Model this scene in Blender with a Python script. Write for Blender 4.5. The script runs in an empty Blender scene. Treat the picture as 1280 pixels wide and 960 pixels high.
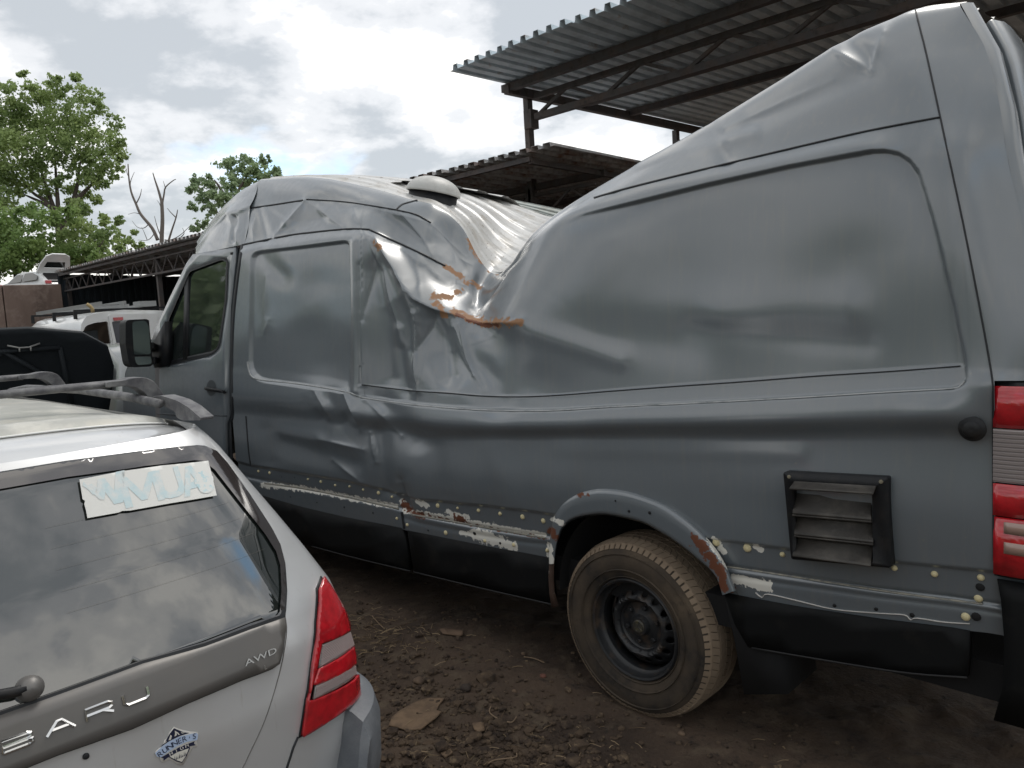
import bpy, bmesh, math, random
import numpy as np
from mathutils import Vector, Matrix, geometry, kdtree
SC = bpy.context.scene
COL = SC.collection
random.seed(7); np.random.seed(7)
rad = math.radians

# ------------------------------------------------------------------ camera
F_, CX_, CY_ = 960., 640., 480.
CAMP = np.array((1.857, -2.504, 1.727))
_h, _p, _r = rad(45), rad(5.6), rad(3.3)
_f0 = np.array([-math.cos(_h), math.sin(_h), 0]); _rr = np.array([math.sin(_h), math.cos(_h), 0])
FW = _f0*math.cos(_p) - np.array([0, 0, 1])*math.sin(_p)
_u = np.cross(_rr, FW)
RT = _rr*math.cos(_r) - _u*math.sin(_r); UP = _u*math.cos(_r) + _rr*math.sin(_r)
cd = bpy.data.cameras.new('camera'); cam = bpy.data.objects.new('camera', cd); COL.objects.link(cam)
cd.sensor_width = 36; cd.lens = 36*F_/1280; cd.clip_start = .05; cd.clip_end = 3000
m = Matrix.Identity(4)
for i in range(3):
    m[i][0] = RT[i]; m[i][1] = UP[i]; m[i][2] = -FW[i]; m[i][3] = CAMP[i]
cam.matrix_world = m
SC.camera = cam

# ------------------------------------------------------------------ world, sun, exposure
SUN_EL, SUN_AZ = 58, 102           # azimuth measured from +X towards +Y
w = bpy.data.worlds.new("World"); SC.world = w; w.use_nodes = True
nt = w.node_tree; nt.nodes.clear()
def N(nt, t, **k):
    n = nt.nodes.new(t)
    for a, b in k.items():
        if a == 'inp':
            for kk, v in b.items(): n.inputs[kk].default_value = v
        else: setattr(n, a, b)
    return n
def ramp(nt, stops, interp='LINEAR'):
    n = nt.nodes.new('ShaderNodeValToRGB'); cr = n.color_ramp; cr.interpolation = interp
    while len(cr.elements) < len(stops): cr.elements.new(.5)
    for e, (p, c) in zip(cr.elements, stops):
        e.position = p; e.color = (c if len(c) == 4 else (*c, 1)) if isinstance(c, tuple) else (c, c, c, 1)
    return n
L = nt.links.new
out = N(nt, 'ShaderNodeOutputWorld'); bg = N(nt, 'ShaderNodeBackground', inp={'Strength': .1}); L(bg.outputs[0], out.inputs[0])
sky = N(nt, 'ShaderNodeTexSky', sky_type='NISHITA', sun_disc=False)
sky.sun_elevation = rad(SUN_EL); sky.sun_rotation = rad(90 - SUN_AZ)
tc = N(nt, 'ShaderNodeTexCoord')
sx = N(nt, 'ShaderNodeSeparateXYZ'); L(tc.outputs['Generated'], sx.inputs[0])
zz = N(nt, 'ShaderNodeMath', operation='MAXIMUM', inp={1: 0.0}); L(sx.outputs[2], zz.inputs[0])
za = N(nt, 'ShaderNodeMath', operation='ADD', inp={1: .32}); L(zz.outputs[0], za.inputs[0])
dx = N(nt, 'ShaderNodeMath', operation='DIVIDE'); L(sx.outputs[0], dx.inputs[0]); L(za.outputs[0], dx.inputs[1])
dy = N(nt, 'ShaderNodeMath', operation='DIVIDE'); L(sx.outputs[1], dy.inputs[0]); L(za.outputs[0], dy.inputs[1])
cv = N(nt, 'ShaderNodeCombineXYZ'); L(dx.outputs[0], cv.inputs[0]); L(dy.outputs[0], cv.inputs[1]); L(zz.outputs[0], cv.inputs[2])
mp = N(nt, 'ShaderNodeMapping', inp={'Location': (15.0, -4.6, 0), 'Rotation': (0, 0, rad(20)), 'Scale': (1.0, 1.0, 1.6)}); L(cv.outputs[0], mp.inputs[0])
n1 = N(nt, 'ShaderNodeTexNoise', inp={'Scale': 2.9, 'Detail': 9., 'Roughness': .56, 'Distortion': .08}); L(mp.outputs[0], n1.inputs[0])
n2 = N(nt, 'ShaderNodeTexNoise', inp={'Scale': 1.3, 'Detail': 6., 'Roughness': .5, 'Distortion': .2})
mp2 = N(nt, 'ShaderNodeMapping', inp={'Location': (-7.62, -1.95, 5)}); L(cv.outputs[0], mp2.inputs[0]); L(mp2.outputs[0], n2.inputs[0])
cover = ramp(nt, [(.30, 0.), (.38, 1.)], 'EASE'); L(n2.outputs[0], cover.inputs[0])
tone = ramp(nt, [(.36, (12.4, 12.0, 11.2)), (.43, (9.9, 9.7, 9.3)), (.49, (7.3, 7.35, 7.4)), (.60, (4.8, 5.05, 5.25))], 'EASE'); L(n1.outputs[0], tone.inputs[0])
bl = N(nt, 'ShaderNodeMix', data_type='RGBA'); bl.inputs[6].default_value = (5.4, 8.2, 11.5, 1)
L(cover.outputs[0], bl.inputs[0]); L(tone.outputs[0], bl.inputs[7])
# hold the physical sky underneath (thin cloud lets a little of it through)
mx = N(nt, 'ShaderNodeMix', data_type='RGBA', inp={0: .88}); L(sky.outputs[0], mx.inputs[6]); L(bl.outputs[2], mx.inputs[7])
L(mx.outputs[2], bg.inputs[0])
sd = bpy.data.lights.new('sun', 'SUN'); sd.energy = 1.0; sd.angle = rad(22); sd.color = (1, .96, .9)
sun = bpy.data.objects.new('sun', sd); COL.objects.link(sun)
_sv = Vector((math.cos(rad(SUN_AZ))*math.cos(rad(SUN_EL)), math.sin(rad(SUN_AZ))*math.cos(rad(SUN_EL)), math.sin(rad(SUN_EL))))
sun.rotation_euler = _sv.to_track_quat('Z', 'Y').to_euler(); sun.location = _sv*40
vs = SC.view_settings; vs.view_transform = 'Standard'; vs.look = 'None'; vs.exposure = .42; vs.gamma = 1; vs.use_curve_mapping = False

# ------------------------------------------------------------------ sight lines of the photograph -> points on real surfaces
def ray(x, y): return FW*F_ + RT*(x-CX_) - UP*(y-CY_)
def onY(x, y, Y): d = ray(x, y); return CAMP + d*(Y-CAMP[1])/d[1]
def onX(x, y, X): d = ray(x, y); return CAMP + d*(X-CAMP[0])/d[0]
def onZ(x, y, Z): d = ray(x, y); return CAMP + d*(Z-CAMP[2])/d[2]
def atD(x, y, D): return CAMP + ray(x, y)*D/F_
def proj(P):
    q = np.asarray(P, float) - CAMP; z = q@FW
    return np.stack([CX_+F_*(q@RT)/z, CY_-F_*(q@UP)/z], -1)

# ------------------------------------------------------------------ helpers
def mesh(name, verts, faces, mat=None, parent=None, smooth=True):
    me = bpy.data.meshes.new(name)
    me.from_pydata([tuple(map(float, v)) for v in verts], [], [tuple(f) for f in faces])
    if smooth: me.polygons.foreach_set('use_smooth', [True]*len(me.polygons))
    if mat:
        for q in (mat if isinstance(mat, (list, tuple)) else [mat]): me.materials.append(q)
    me.update()
    o = bpy.data.objects.new(name, me); COL.objects.link(o)
    if parent: o.parent = parent; o.matrix_parent_inverse = parent.matrix_world.inverted() if False else Matrix.Translation(-parent.location)
    return o
def empty(name, loc, label, cat, group=None):
    o = bpy.data.objects.new(name, None); COL.objects.link(o); o.location = tuple(map(float, loc)); o.empty_display_size = .1
    o['label'] = label; o['category'] = cat
    if group: o['group'] = group
    return o
def tag(o, label=None, cat=None, group=None, kind=None):
    if label: o['label'] = label
    if cat: o['category'] = cat
    if group: o['group'] = group
    if kind: o['kind'] = kind
    return o
def auto(o, deg=35):
    me = o.data; bm = bmesh.new(); bm.from_mesh(me)
    for e in bm.edges: e.smooth = not (len(e.link_faces) == 2 and e.calc_face_angle(0) > rad(deg))
    for f in bm.faces: f.smooth = True
    bm.to_mesh(me); bm.free(); return o
def bev(o, wdt=.01, seg=2):
    b = o.modifiers.new('b', 'BEVEL'); b.width = wdt; b.segments = seg; b.limit_method = 'ANGLE'; b.angle_limit = rad(40); return o
def solid(o, t, off=-1):
    s = o.modifiers.new('s', 'SOLIDIFY'); s.thickness = t; s.offset = off; return o
class MB:
    def __init__(s): s.v = []; s.f = []
    def add(s, v, f):
        b = len(s.v); s.v += [tuple(map(float, p)) for p in v]; s.f += [tuple(i+b for i in q) for q in f]
    def box(s, c, d, R=None):
        c = np.array(c, float); d = np.array(d, float)/2
        P = np.array([(x, y, z) for x in (-1, 1) for y in (-1, 1) for z in (-1, 1)])*d
        if R is not None: P = P@np.array(R).T
        s.add(P+c, [(0, 1, 3, 2), (4, 6, 7, 5), (0, 4, 5, 1), (2, 3, 7, 6), (0, 2, 6, 4), (1, 5, 7, 3)])
    def bar(s, a, b, w1, w2, upv=(0, 0, 1)):
        a = np.array(a, float); b = np.array(b, float); t = b-a; l = np.linalg.norm(t); t /= l
        u = np.array(upv, float); sd = np.cross(t, u); n = np.linalg.norm(sd)
        if n < 1e-4: sd = np.cross(t, (1, 0, 0)); n = np.linalg.norm(sd)
        sd /= n; u = np.cross(sd, t)
        s.box((a+b)/2, (l, w1, w2), np.stack([t, sd, u], 1))
    def tube(s, pts, r, n=8, cap=True, flat=1.):
        pts = [np.array(p, float) for p in pts]; k = len(pts); rr = r if hasattr(r, '__len__') else [r]*k
        base = len(s.v); prev = None
        for i, p in enumerate(pts):
            t = pts[min(i+1, k-1)]-pts[max(i-1, 0)]; t = t/(np.linalg.norm(t)+1e-9)
            if prev is None:
                a = np.cross(t, (0, 0, 1.)); a = a if np.linalg.norm(a) > 1e-3 else np.cross(t, (1., 0, 0))
            else: a = prev - t*(prev@t)
            a = a/np.linalg.norm(a); prev = a; b = np.cross(t, a)
            for j in range(n):
                q = 2*math.pi*j/n; s.v.append(tuple(p+rr[i]*(a*math.cos(q)+b*math.sin(q)*flat)))
        for i in range(k-1):
            for j in range(n):
                s.f.append((base+i*n+j, base+i*n+(j+1) % n, base+(i+1)*n+(j+1) % n, base+(i+1)*n+j))
        if cap:
            s.f.append(tuple(base+j for j in range(n))[::-1]); s.f.append(tuple(base+(k-1)*n+j for j in range(n)))
    def lathe(s, prof, n=32, c=(0, 0, 0), ax=(0, 1, 0), a0=0, a1=2*math.pi):
        # prof: (radius, along)
        ax = np.array(ax, float); ax /= np.linalg.norm(ax)
        e1 = np.cross(ax, (0, 0, 1.)); e1 = e1 if np.linalg.norm(e1) > 1e-3 else np.array((1., 0, 0)); e1 /= np.linalg.norm(e1); e2 = np.cross(ax, e1)
        full = abs(a1-a0-2*math.pi) < 1e-6; m_ = n if full else n+1; b = len(s.v); c = np.array(c, float)
        for r_, h_ in prof:
            for j in range(m_):
                q = a0+(a1-a0)*j/n; s.v.append(tuple(c+ax*h_+r_*(e1*math.cos(q)+e2*math.sin(q))))
        for i in range(len(prof)-1):
            for j in range(n):
                k = (j+1) % m_ if full else j+1
                s.f.append((b+i*m_+j, b+i*m_+k, b+(i+1)*m_+k, b+(i+1)*m_+j))
    def prism(s, poly, a, b):
        """poly: list of 3D points (planar), extruded from offset vector a to offset vector b"""
        n = len(poly); P = [np.array(p, float) for p in poly]
        s.add([p+np.array(a) for p in P]+[p+np.array(b) for p in P],
              [tuple(range(n))[::-1], tuple(range(n, 2*n))]+[(i, (i+1) % n, n+(i+1) % n, n+i) for i in range(n)])
    def build(s, name, mat=None, parent=None, smooth=False):
        return mesh(name, s.v, s.f, mat, parent, smooth)
def inpoly(x, y, poly):
    x = np.asarray(x, float); y = np.asarray(y, float); r = np.zeros(x.shape, bool); n = len(poly)
    for i in range(n):
        x1, y1 = poly[i]; x2, y2 = poly[(i+1) % n]
        if y1 == y2: continue
        c = ((y1 > y) != (y2 > y)) & (x < (x2-x1)*(y-y1)/(y2-y1)+x1); r ^= c
    return r
def dseg(x, y, x1, y1, x2, y2):
    dx_, dy_ = x2-x1, y2-y1; t = np.clip(((x-x1)*dx_+(y-y1)*dy_)/(dx_*dx_+dy_*dy_+1e-9), 0, 1)
    return np.hypot(x-x1-t*dx_, y-y1-t*dy_), t
def dpoly(x, y, pts, closed=False):
    n = len(pts); d = np.full(np.shape(x), 1e9)
    for i in range(n if closed else n-1):
        a, b = pts[i], pts[(i+1) % n]; d = np.minimum(d, dseg(x, y, a[0], a[1], b[0], b[1])[0])
    return d
def _hash(i, j, s):
    h = (i.astype(np.int64)*374761393 + j.astype(np.int64)*668265263 + s*974634777) & 0x7fffffff
    h = ((h ^ (h >> 13))*1274126177) & 0x7fffffff
    return ((h ^ (h >> 16)) & 0xffff)/65535.
def vn(x, y, s=0):
    x = np.asarray(x, float); y = np.asarray(y, float)
    i = np.floor(x); j = np.floor(y); a = x-i; b = y-j; a = a*a*(3-2*a); b = b*b*(3-2*b)
    return (_hash(i, j, s)*(1-a)+_hash(i+1, j, s)*a)*(1-b)+(_hash(i, j+1, s)*(1-a)+_hash(i+1, j+1, s)*a)*b - .5
def fbm(x, y, s=0, o=4, g=.5):
    r = 0; a = 1.
    for k in range(o): r = r+a*vn(np.asarray(x)*2**k+k*17.3, np.asarray(y)*2**k-k*9.1, s+k); a *= g
    return r
def cdt(poly, holes=(), step=None):
    """2-D triangulation of an outline with holes and inner grid points -> pts, tris"""
    P = [tuple(map(float, p)) for p in poly]; E = []; 
    def ring(r):
        b = len(pts); pts.extend(r); E.extend([(b+i, b+(i+1) % len(r)) for i in range(len(r))])
    pts = []; ring(P)
    for h in holes: ring([tuple(map(float, p)) for p in h])
    if step:
        xs = np.array([p[0] for p in P]); ys = np.array([p[1] for p in P])
        gx, gy = np.meshgrid(np.arange(xs.min()+step/2, xs.max(), step), np.arange(ys.min()+step/2, ys.max(), step))
        gx = gx.ravel(); gy = gy.ravel(); k = inpoly(gx, gy, P) & (dpoly(gx, gy, P, True) > step*.35)
        for h in holes: k &= ~inpoly(gx, gy, h) & (dpoly(gx, gy, h, True) > step*.35)
        pts.extend(zip(gx[k], gy[k]))
    r = geometry.delaunay_2d_cdt([Vector(p) for p in pts], E, [], 0, 1e-7)
    V = [tuple(v) for v in r[0]]; T = r[2]
    C = np.array([[sum(V[i][0] for i in t)/len(t), sum(V[i][1] for i in t)/len(t)] for t in T])
    k = inpoly(C[:, 0], C[:, 1], P)
    for h in holes: k &= ~inpoly(C[:, 0], C[:, 1], h)
    return V, [tuple(t) for t, q in zip(T, k) if q]
def smoothpoly(pts, n=6, closed=True):
    P = np.array(pts, float); k = len(P); R = []
    for i in range(k if closed else k-1):
        p0, p1, p2, p3 = (P[(i-1) % k] if closed or i > 0 else P[0]), P[i], P[(i+1) % k], (P[(i+2) % k] if closed or i+2 < k else P[-1])
        for j in range(n):
            t = j/n; R.append(tuple(.5*((2*p1)+(p2-p0)*t+(2*p0-5*p1+4*p2-p3)*t*t+(3*p1-p0-3*p2+p3)*t**3)))
    if not closed: R.append(tuple(P[-1]))
    return R
def roundpoly(pts, r, n=4):
    """round every corner of a polygon (any dimension) by distance r"""
    P = [np.array(p, float) for p in pts]; R = []; k = len(P)
    for i in range(k):
        a, b, c = P[i-1], P[i], P[(i+1) % k]; rr = r[i] if hasattr(r, '__len__') else r
        l1 = np.linalg.norm(a-b); l2 = np.linalg.norm(c-b); q = min(rr, l1*.45, l2*.45)
        s0 = b+(a-b)/l1*q; s1 = b+(c-b)/l2*q
        for j in range(n+1):
            t = j/n; R.append(tuple((1-t)**2*s0+2*t*(1-t)*b+t*t*s1))
    return R
def pchip(t, Y, q):
    """shape preserving cubic along axis 0. t:(n,), Y:(n,...), q:(m,)"""
    Y = np.asarray(Y, float); h = np.diff(t); sh = (-1,)+(1,)*(Y.ndim-1)
    d = np.diff(Y, axis=0)/h.reshape(sh); D = np.zeros_like(Y)
    w1 = (2*h[1:]+h[:-1]).reshape(sh); w2 = (h[1:]+2*h[:-1]).reshape(sh)
    with np.errstate(all='ignore'):
        mm = (w1+w2)/(w1/d[:-1]+w2/d[1:])
    D[1:-1] = np.where((d[:-1]*d[1:]) > 0, np.nan_to_num(mm), 0); D[0] = d[0]; D[-1] = d[-1]
    k = np.clip(np.searchsorted(t, q, side='right')-1, 0, len(t)-2); s = ((q-t[k])/h[k]).reshape(sh); H = h[k].reshape(sh)
    return (1+2*s)*(1-s)**2*Y[k]+s*(1-s)**2*H*D[k]+s*s*(3-2*s)*Y[k+1]+s*s*(s-1)*H*D[k+1]
def catmull(t, Y, q):
    Y = np.asarray(Y, float); h = np.diff(t); sh = (-1,)+(1,)*(Y.ndim-1)
    d = np.diff(Y, axis=0)/h.reshape(sh); D = np.zeros_like(Y)
    D[1:-1] = (d[:-1]*h[1:].reshape(sh)+d[1:]*h[:-1].reshape(sh))/(h[1:]+h[:-1]).reshape(sh); D[0] = d[0]; D[-1] = d[-1]
    k = np.clip(np.searchsorted(t, q, side='right')-1, 0, len(t)-2); s = ((q-t[k])/h[k]).reshape(sh); H = h[k].reshape(sh)
    return (1+2*s)*(1-s)**2*Y[k]+s*(1-s)**2*H*D[k]+s*s*(3-2*s)*Y[k+1]+s*s*(s-1)*H*D[k+1]
def gridfaces(nr, nc, off=0):
    i, j = np.meshgrid(np.arange(nr-1), np.arange(nc-1), indexing='ij'); a = (i*nc+j+off).ravel()
    return np.stack([a, a+1, a+nc+1, a+nc], 1)
_fontcache = {}
def textmesh(s, size=1., extrude=0., bold=0.):
    cu = bpy.data.curves.new('t', 'FONT'); cu.body = s; cu.size = size; cu.extrude = extrude; cu.offset = bold; cu.align_x = 'CENTER'; cu.align_y = 'CENTER'; cu.resolution_u = 3
    o = bpy.data.objects.new('t', cu); COL.objects.link(o)
    dg = bpy.context.evaluated_depsgraph_get(); me = o.evaluated_get(dg).to_mesh()
    V = [tuple(v.co) for v in me.vertices]; Fc = [tuple(p.vertices) for p in me.polygons]
    o.evaluated_get(dg).to_mesh_clear(); bpy.data.objects.remove(o); bpy.data.curves.remove(cu)
    return V, Fc

# ------------------------------------------------------------------ materials
def M(name, col, rough=.5, metal=0., coat=0., coatr=.08, var=None, bump=None, spec=.5, ior=1.45, flake=0, rvar=None, trans=0.):
    """var = (colour2, scale, lo, hi[, detail]) patches of a second colour; bump = (scale, strength[, dist])"""
    mt = bpy.data.materials.new(name); mt.use_nodes = True; t = mt.node_tree; b = t.nodes['Principled BSDF']; K = t.links.new
    b.inputs['Base Color'].default_value = (*col, 1); b.inputs['Roughness'].default_value = rough; b.inputs['Metallic'].default_value = metal
    b.inputs['Coat Weight'].default_value = coat; b.inputs['Coat Roughness'].default_value = coatr; b.inputs['IOR'].default_value = ior
    b.inputs['Specular IOR Level'].default_value = spec; b.inputs['Transmission Weight'].default_value = trans
    co = N(t, 'ShaderNodeTexCoord'); last = None
    if var:
        for v in (var if isinstance(var, list) else [var]):
            n = N(t, 'ShaderNodeTexNoise', inp={'Scale': v[1], 'Detail': v[4] if len(v) > 4 else 6., 'Roughness': .6}); K(co.outputs['Object'], n.inputs[0])
            if len(v) > 5:
                mpn = N(t, 'ShaderNodeMapping', inp={'Scale': v[5]}); K(co.outputs['Object'], mpn.inputs[0]); K(mpn.outputs[0], n.inputs[0])
            rr = ramp(t, [(v[2], 0.), (v[3], 1.)]); K(n.outputs[0], rr.inputs[0])
            x = N(t, 'ShaderNodeMix', data_type='RGBA'); x.inputs[6].default_value = (*col, 1); x.inputs[7].default_value = (*v[0], 1)
            K(rr.outputs[0], x.inputs[0])
            if last: K(last, x.inputs[6])
            last = x.outputs[2]
        K(last, b.inputs['Base Color'])
    if rvar:
        n = N(t, 'ShaderNodeTexNoise', inp={'Scale': rvar[0], 'Detail': 5.}); K(co.outputs['Object'], n.inputs[0])
        rr = N(t, 'ShaderNodeMapRange', inp={1: .3, 2: .7, 3: rvar[1], 4: rvar[2]}); K(n.outputs[0], rr.inputs[0]); K(rr.outputs[0], b.inputs['Roughness'])
    if bump:
        n = N(t, 'ShaderNodeTexNoise', inp={'Scale': bump[0], 'Detail': 6., 'Roughness': .6}); K(co.outputs['Object'], n.inputs[0])
        bp = N(t, 'ShaderNodeBump', inp={'Strength': bump[1], 'Distance': bump[2] if len(bump) > 2 else .01}); K(n.outputs[0], bp.inputs['Height']); K(bp.outputs[0], b.inputs['Normal'])
    return mt
def attrlayer(mt, attr, col, scale, lo, hi, rough=None, amp=.8):
    """mix in a worn colour where attribute+noise crosses a threshold (chipped paint, rust)"""
    t = mt.node_tree; b = t.nodes['Principled BSDF']; K = t.links.new
    a = N(t, 'ShaderNodeAttribute', attribute_name=attr); co = N(t, 'ShaderNodeTexCoord')
    n = N(t, 'ShaderNodeTexNoise', inp={'Scale': scale, 'Detail': 7., 'Roughness': .65}); K(co.outputs['Object'], n.inputs[0])
    s = N(t, 'ShaderNodeMath', operation='SUBTRACT', inp={1: .5}); K(n.outputs[0], s.inputs[0])
    m_ = N(t, 'ShaderNodeMath', operation='MULTIPLY_ADD', inp={1: amp*2}); K(s.outputs[0], m_.inputs[0]); K(a.outputs['Fac'], m_.inputs[2])
    g_ = N(t, 'ShaderNodeMapRange', inp={1: .01, 2: .06}); K(a.outputs['Fac'], g_.inputs[0])
    mg = N(t, 'ShaderNodeMath', operation='MULTIPLY'); K(m_.outputs[0], mg.inputs[0]); K(g_.outputs[0], mg.inputs[1])
    r = N(t, 'ShaderNodeMapRange', inp={1: lo, 2: hi}); K(mg.outputs[0], r.inputs[0])
    x = N(t, 'ShaderNodeMix', data_type='RGBA'); x.inputs[7].default_value = (*col, 1)
    src = b.inputs['Base Color']
    if src.is_linked: K(src.links[0].from_socket, x.inputs[6])
    else: x.inputs[6].default_value = tuple(src.default_value)
    K(r.outputs[0], x.inputs[0]); K(x.outputs[2], src)
    for sock, val in (('Roughness', .75), ('Coat Weight', 0.), ('Metallic', 0.)):
        q = b.inputs[sock]; y = N(t, 'ShaderNodeMix', data_type='FLOAT'); y.inputs[3].default_value = val
        if q.is_linked: K(q.links[0].from_socket, y.inputs[2])
        else: y.inputs[2].default_value = q.default_value
        K(r.outputs[0], y.inputs[0]); K(y.outputs[0], q)
mGrey = M('grey_van_paint', (.118, .137, .152), .45, coat=1., coatr=.2, var=[((.15, .155, .155), 5., .52, .9, 8., (9, 9, .6)), ((.19, .18, .16), 60., .68, .8)], rvar=(22, .36, .5))
attrlayer(mGrey, 'tan', (.27, .145, .075), 20, .42, .66, amp=1.9)
attrlayer(mGrey, 'chip', (.68, .66, .6), 30, .5, .53, amp=1.1)
attrlayer(mGrey, 'rust', (.13, .045, .022), 34, .52, .6, amp=1.3)
mGreyP = M('grey_paint_plain', (.118, .137, .152), .45, coat=1., coatr=.24, var=[((.14, .145, .145), 5., .50, .95, 8., (9, 9, .6))], rvar=(22, .36, .5))
for q_ in (mGrey, mGreyP): q_.node_tree.nodes['Principled BSDF'].inputs['Coat IOR'].default_value = 1.75
mWhiteRoof = M('weathered_white_roof_paint', (.52, .52, .51), .36, coat=.3, var=[((.36, .33, .28), 9., .5, .75), ((.12, .08, .05), 5., .63, .67, 9., (2.2, 11, 11)), ((.12, .08, .05), 26., .68, .72)], bump=(30, .15))
mBlackP = M('black_plastic', (.010, .011, .013), .5, spec=.35, var=((.03, .027, .024), 14, .5, .8), bump=(120, .1))
mSkirt = M('matt_skirt_plastic', (.006, .0065, .007), .6, spec=.2, var=((.02, .018, .016), 9, .55, .85))
mBlackM = M('matt_black', (.008, .008, .009), .8)
mShadeTrim = M('seam_shade_and_dark_trim', (.015, .017, .02), .6)  # shade of seams and gaps as dark colour; also window seal, wiper blade, lock
mGlass = M('tinted_glass', (.012, .016, .016), .03, ior=1.75, var=((.03, .033, .03), 2.5, .45, .8), rvar=(6, .02, .07))
mGlassR = M('dusty_rear_glass', (.010, .014, .013), .04, ior=2.35, var=((.035, .038, .034), 2.5, .45, .8), rvar=(14, .0, .025))
mRubber = M('tyre_rubber', (.022, .019, .017), .85, var=[((.10, .074, .05), 5, .33, .62), ((.05, .038, .028), 40, .45, .7)], bump=(90, .4, .004))
mTread = M('dusty_tread', (.22, .165, .115), .9, var=((.27, .205, .145), 9, .38, .66), bump=(90, .5, .004))
mRim = M('black_steel_rim', (.02, .021, .023), .45, var=((.09, .062, .042), 12, .52, .75), bump=(50, .2))
mRed = M('red_lens', (.5, .012, .02), .12, coat=1., coatr=.03, var=((.3, .01, .015), 30, .4, .7))
mClear = M('clear_ribbed_lens', (.27, .27, .265), .22, coat=1., coatr=.03)
mClearV = M('van_clear_lens', (.23, .20, .195), .25, coat=1.)
mAmber = M('tinted_lens', (.33, .22, .18), .25, coat=1.)
mSilver = M('silver_paint', (.60, .61, .62), .36, metal=.45, coat=.8, coatr=.07, var=[((.55, .55, .55), 2.5, .45, .8), ((.42, .40, .37), 9., .62, .85, 8., (6, 6, .8))], rvar=(9, .32, .42))
mRoofDust = M('dusty_silver_roof', (.40, .40, .37), .45, metal=.2, coat=.2, var=[((.56, .55, .5), 7, .5, .64), ((.30, .27, .2), 3.5, .55, .8)], bump=(60, .08), rvar=(8, .35, .6))
mTrim = M('grey_garnish', (.155, .15, .145), .42, metal=.3, var=((.17, .16, .15), 6, .4, .7))
mRail = M('grey_rail_plastic', (.078, .077, .085), .55, var=((.2, .2, .2), 20, .4, .7), bump=(200, .1))
mBump = M('scuffed_grey_bumper', (.12, .13, .145), .5, var=((.2, .21, .22), 9, .45, .75), bump=(140, .15))
mChrome = M('chrome_letter', (.75, .75, .74), .16, metal=1.)
mPaper = M('white_paper', (.74, .74, .71), .55)
mBlueInk = M('faded_blue_print', (.56, .69, .72), .6, var=((.70, .73, .72), 40, .42, .62))


# ---- names used for groups
G_W = 'wheels'

# ================================================================== THE CRUSHED VAN
van = empty('crushed_van', (0, 0, 0), 'big grey high-roof van with its roof caved in behind the cab', 'van')
RN = ['A', 'B', 'C', 'CD', 'D', 'D2', 'E', 'F', 'M', 'G', 'H', 'I', 'J']
RY = dict(A=.03, B=.015, C=.0, CD=-.014, D=-.004, D2=-.046, E=-.03, F=-.016, M=.01, G=.05, H=.10, I=.2, J=.35)
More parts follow.
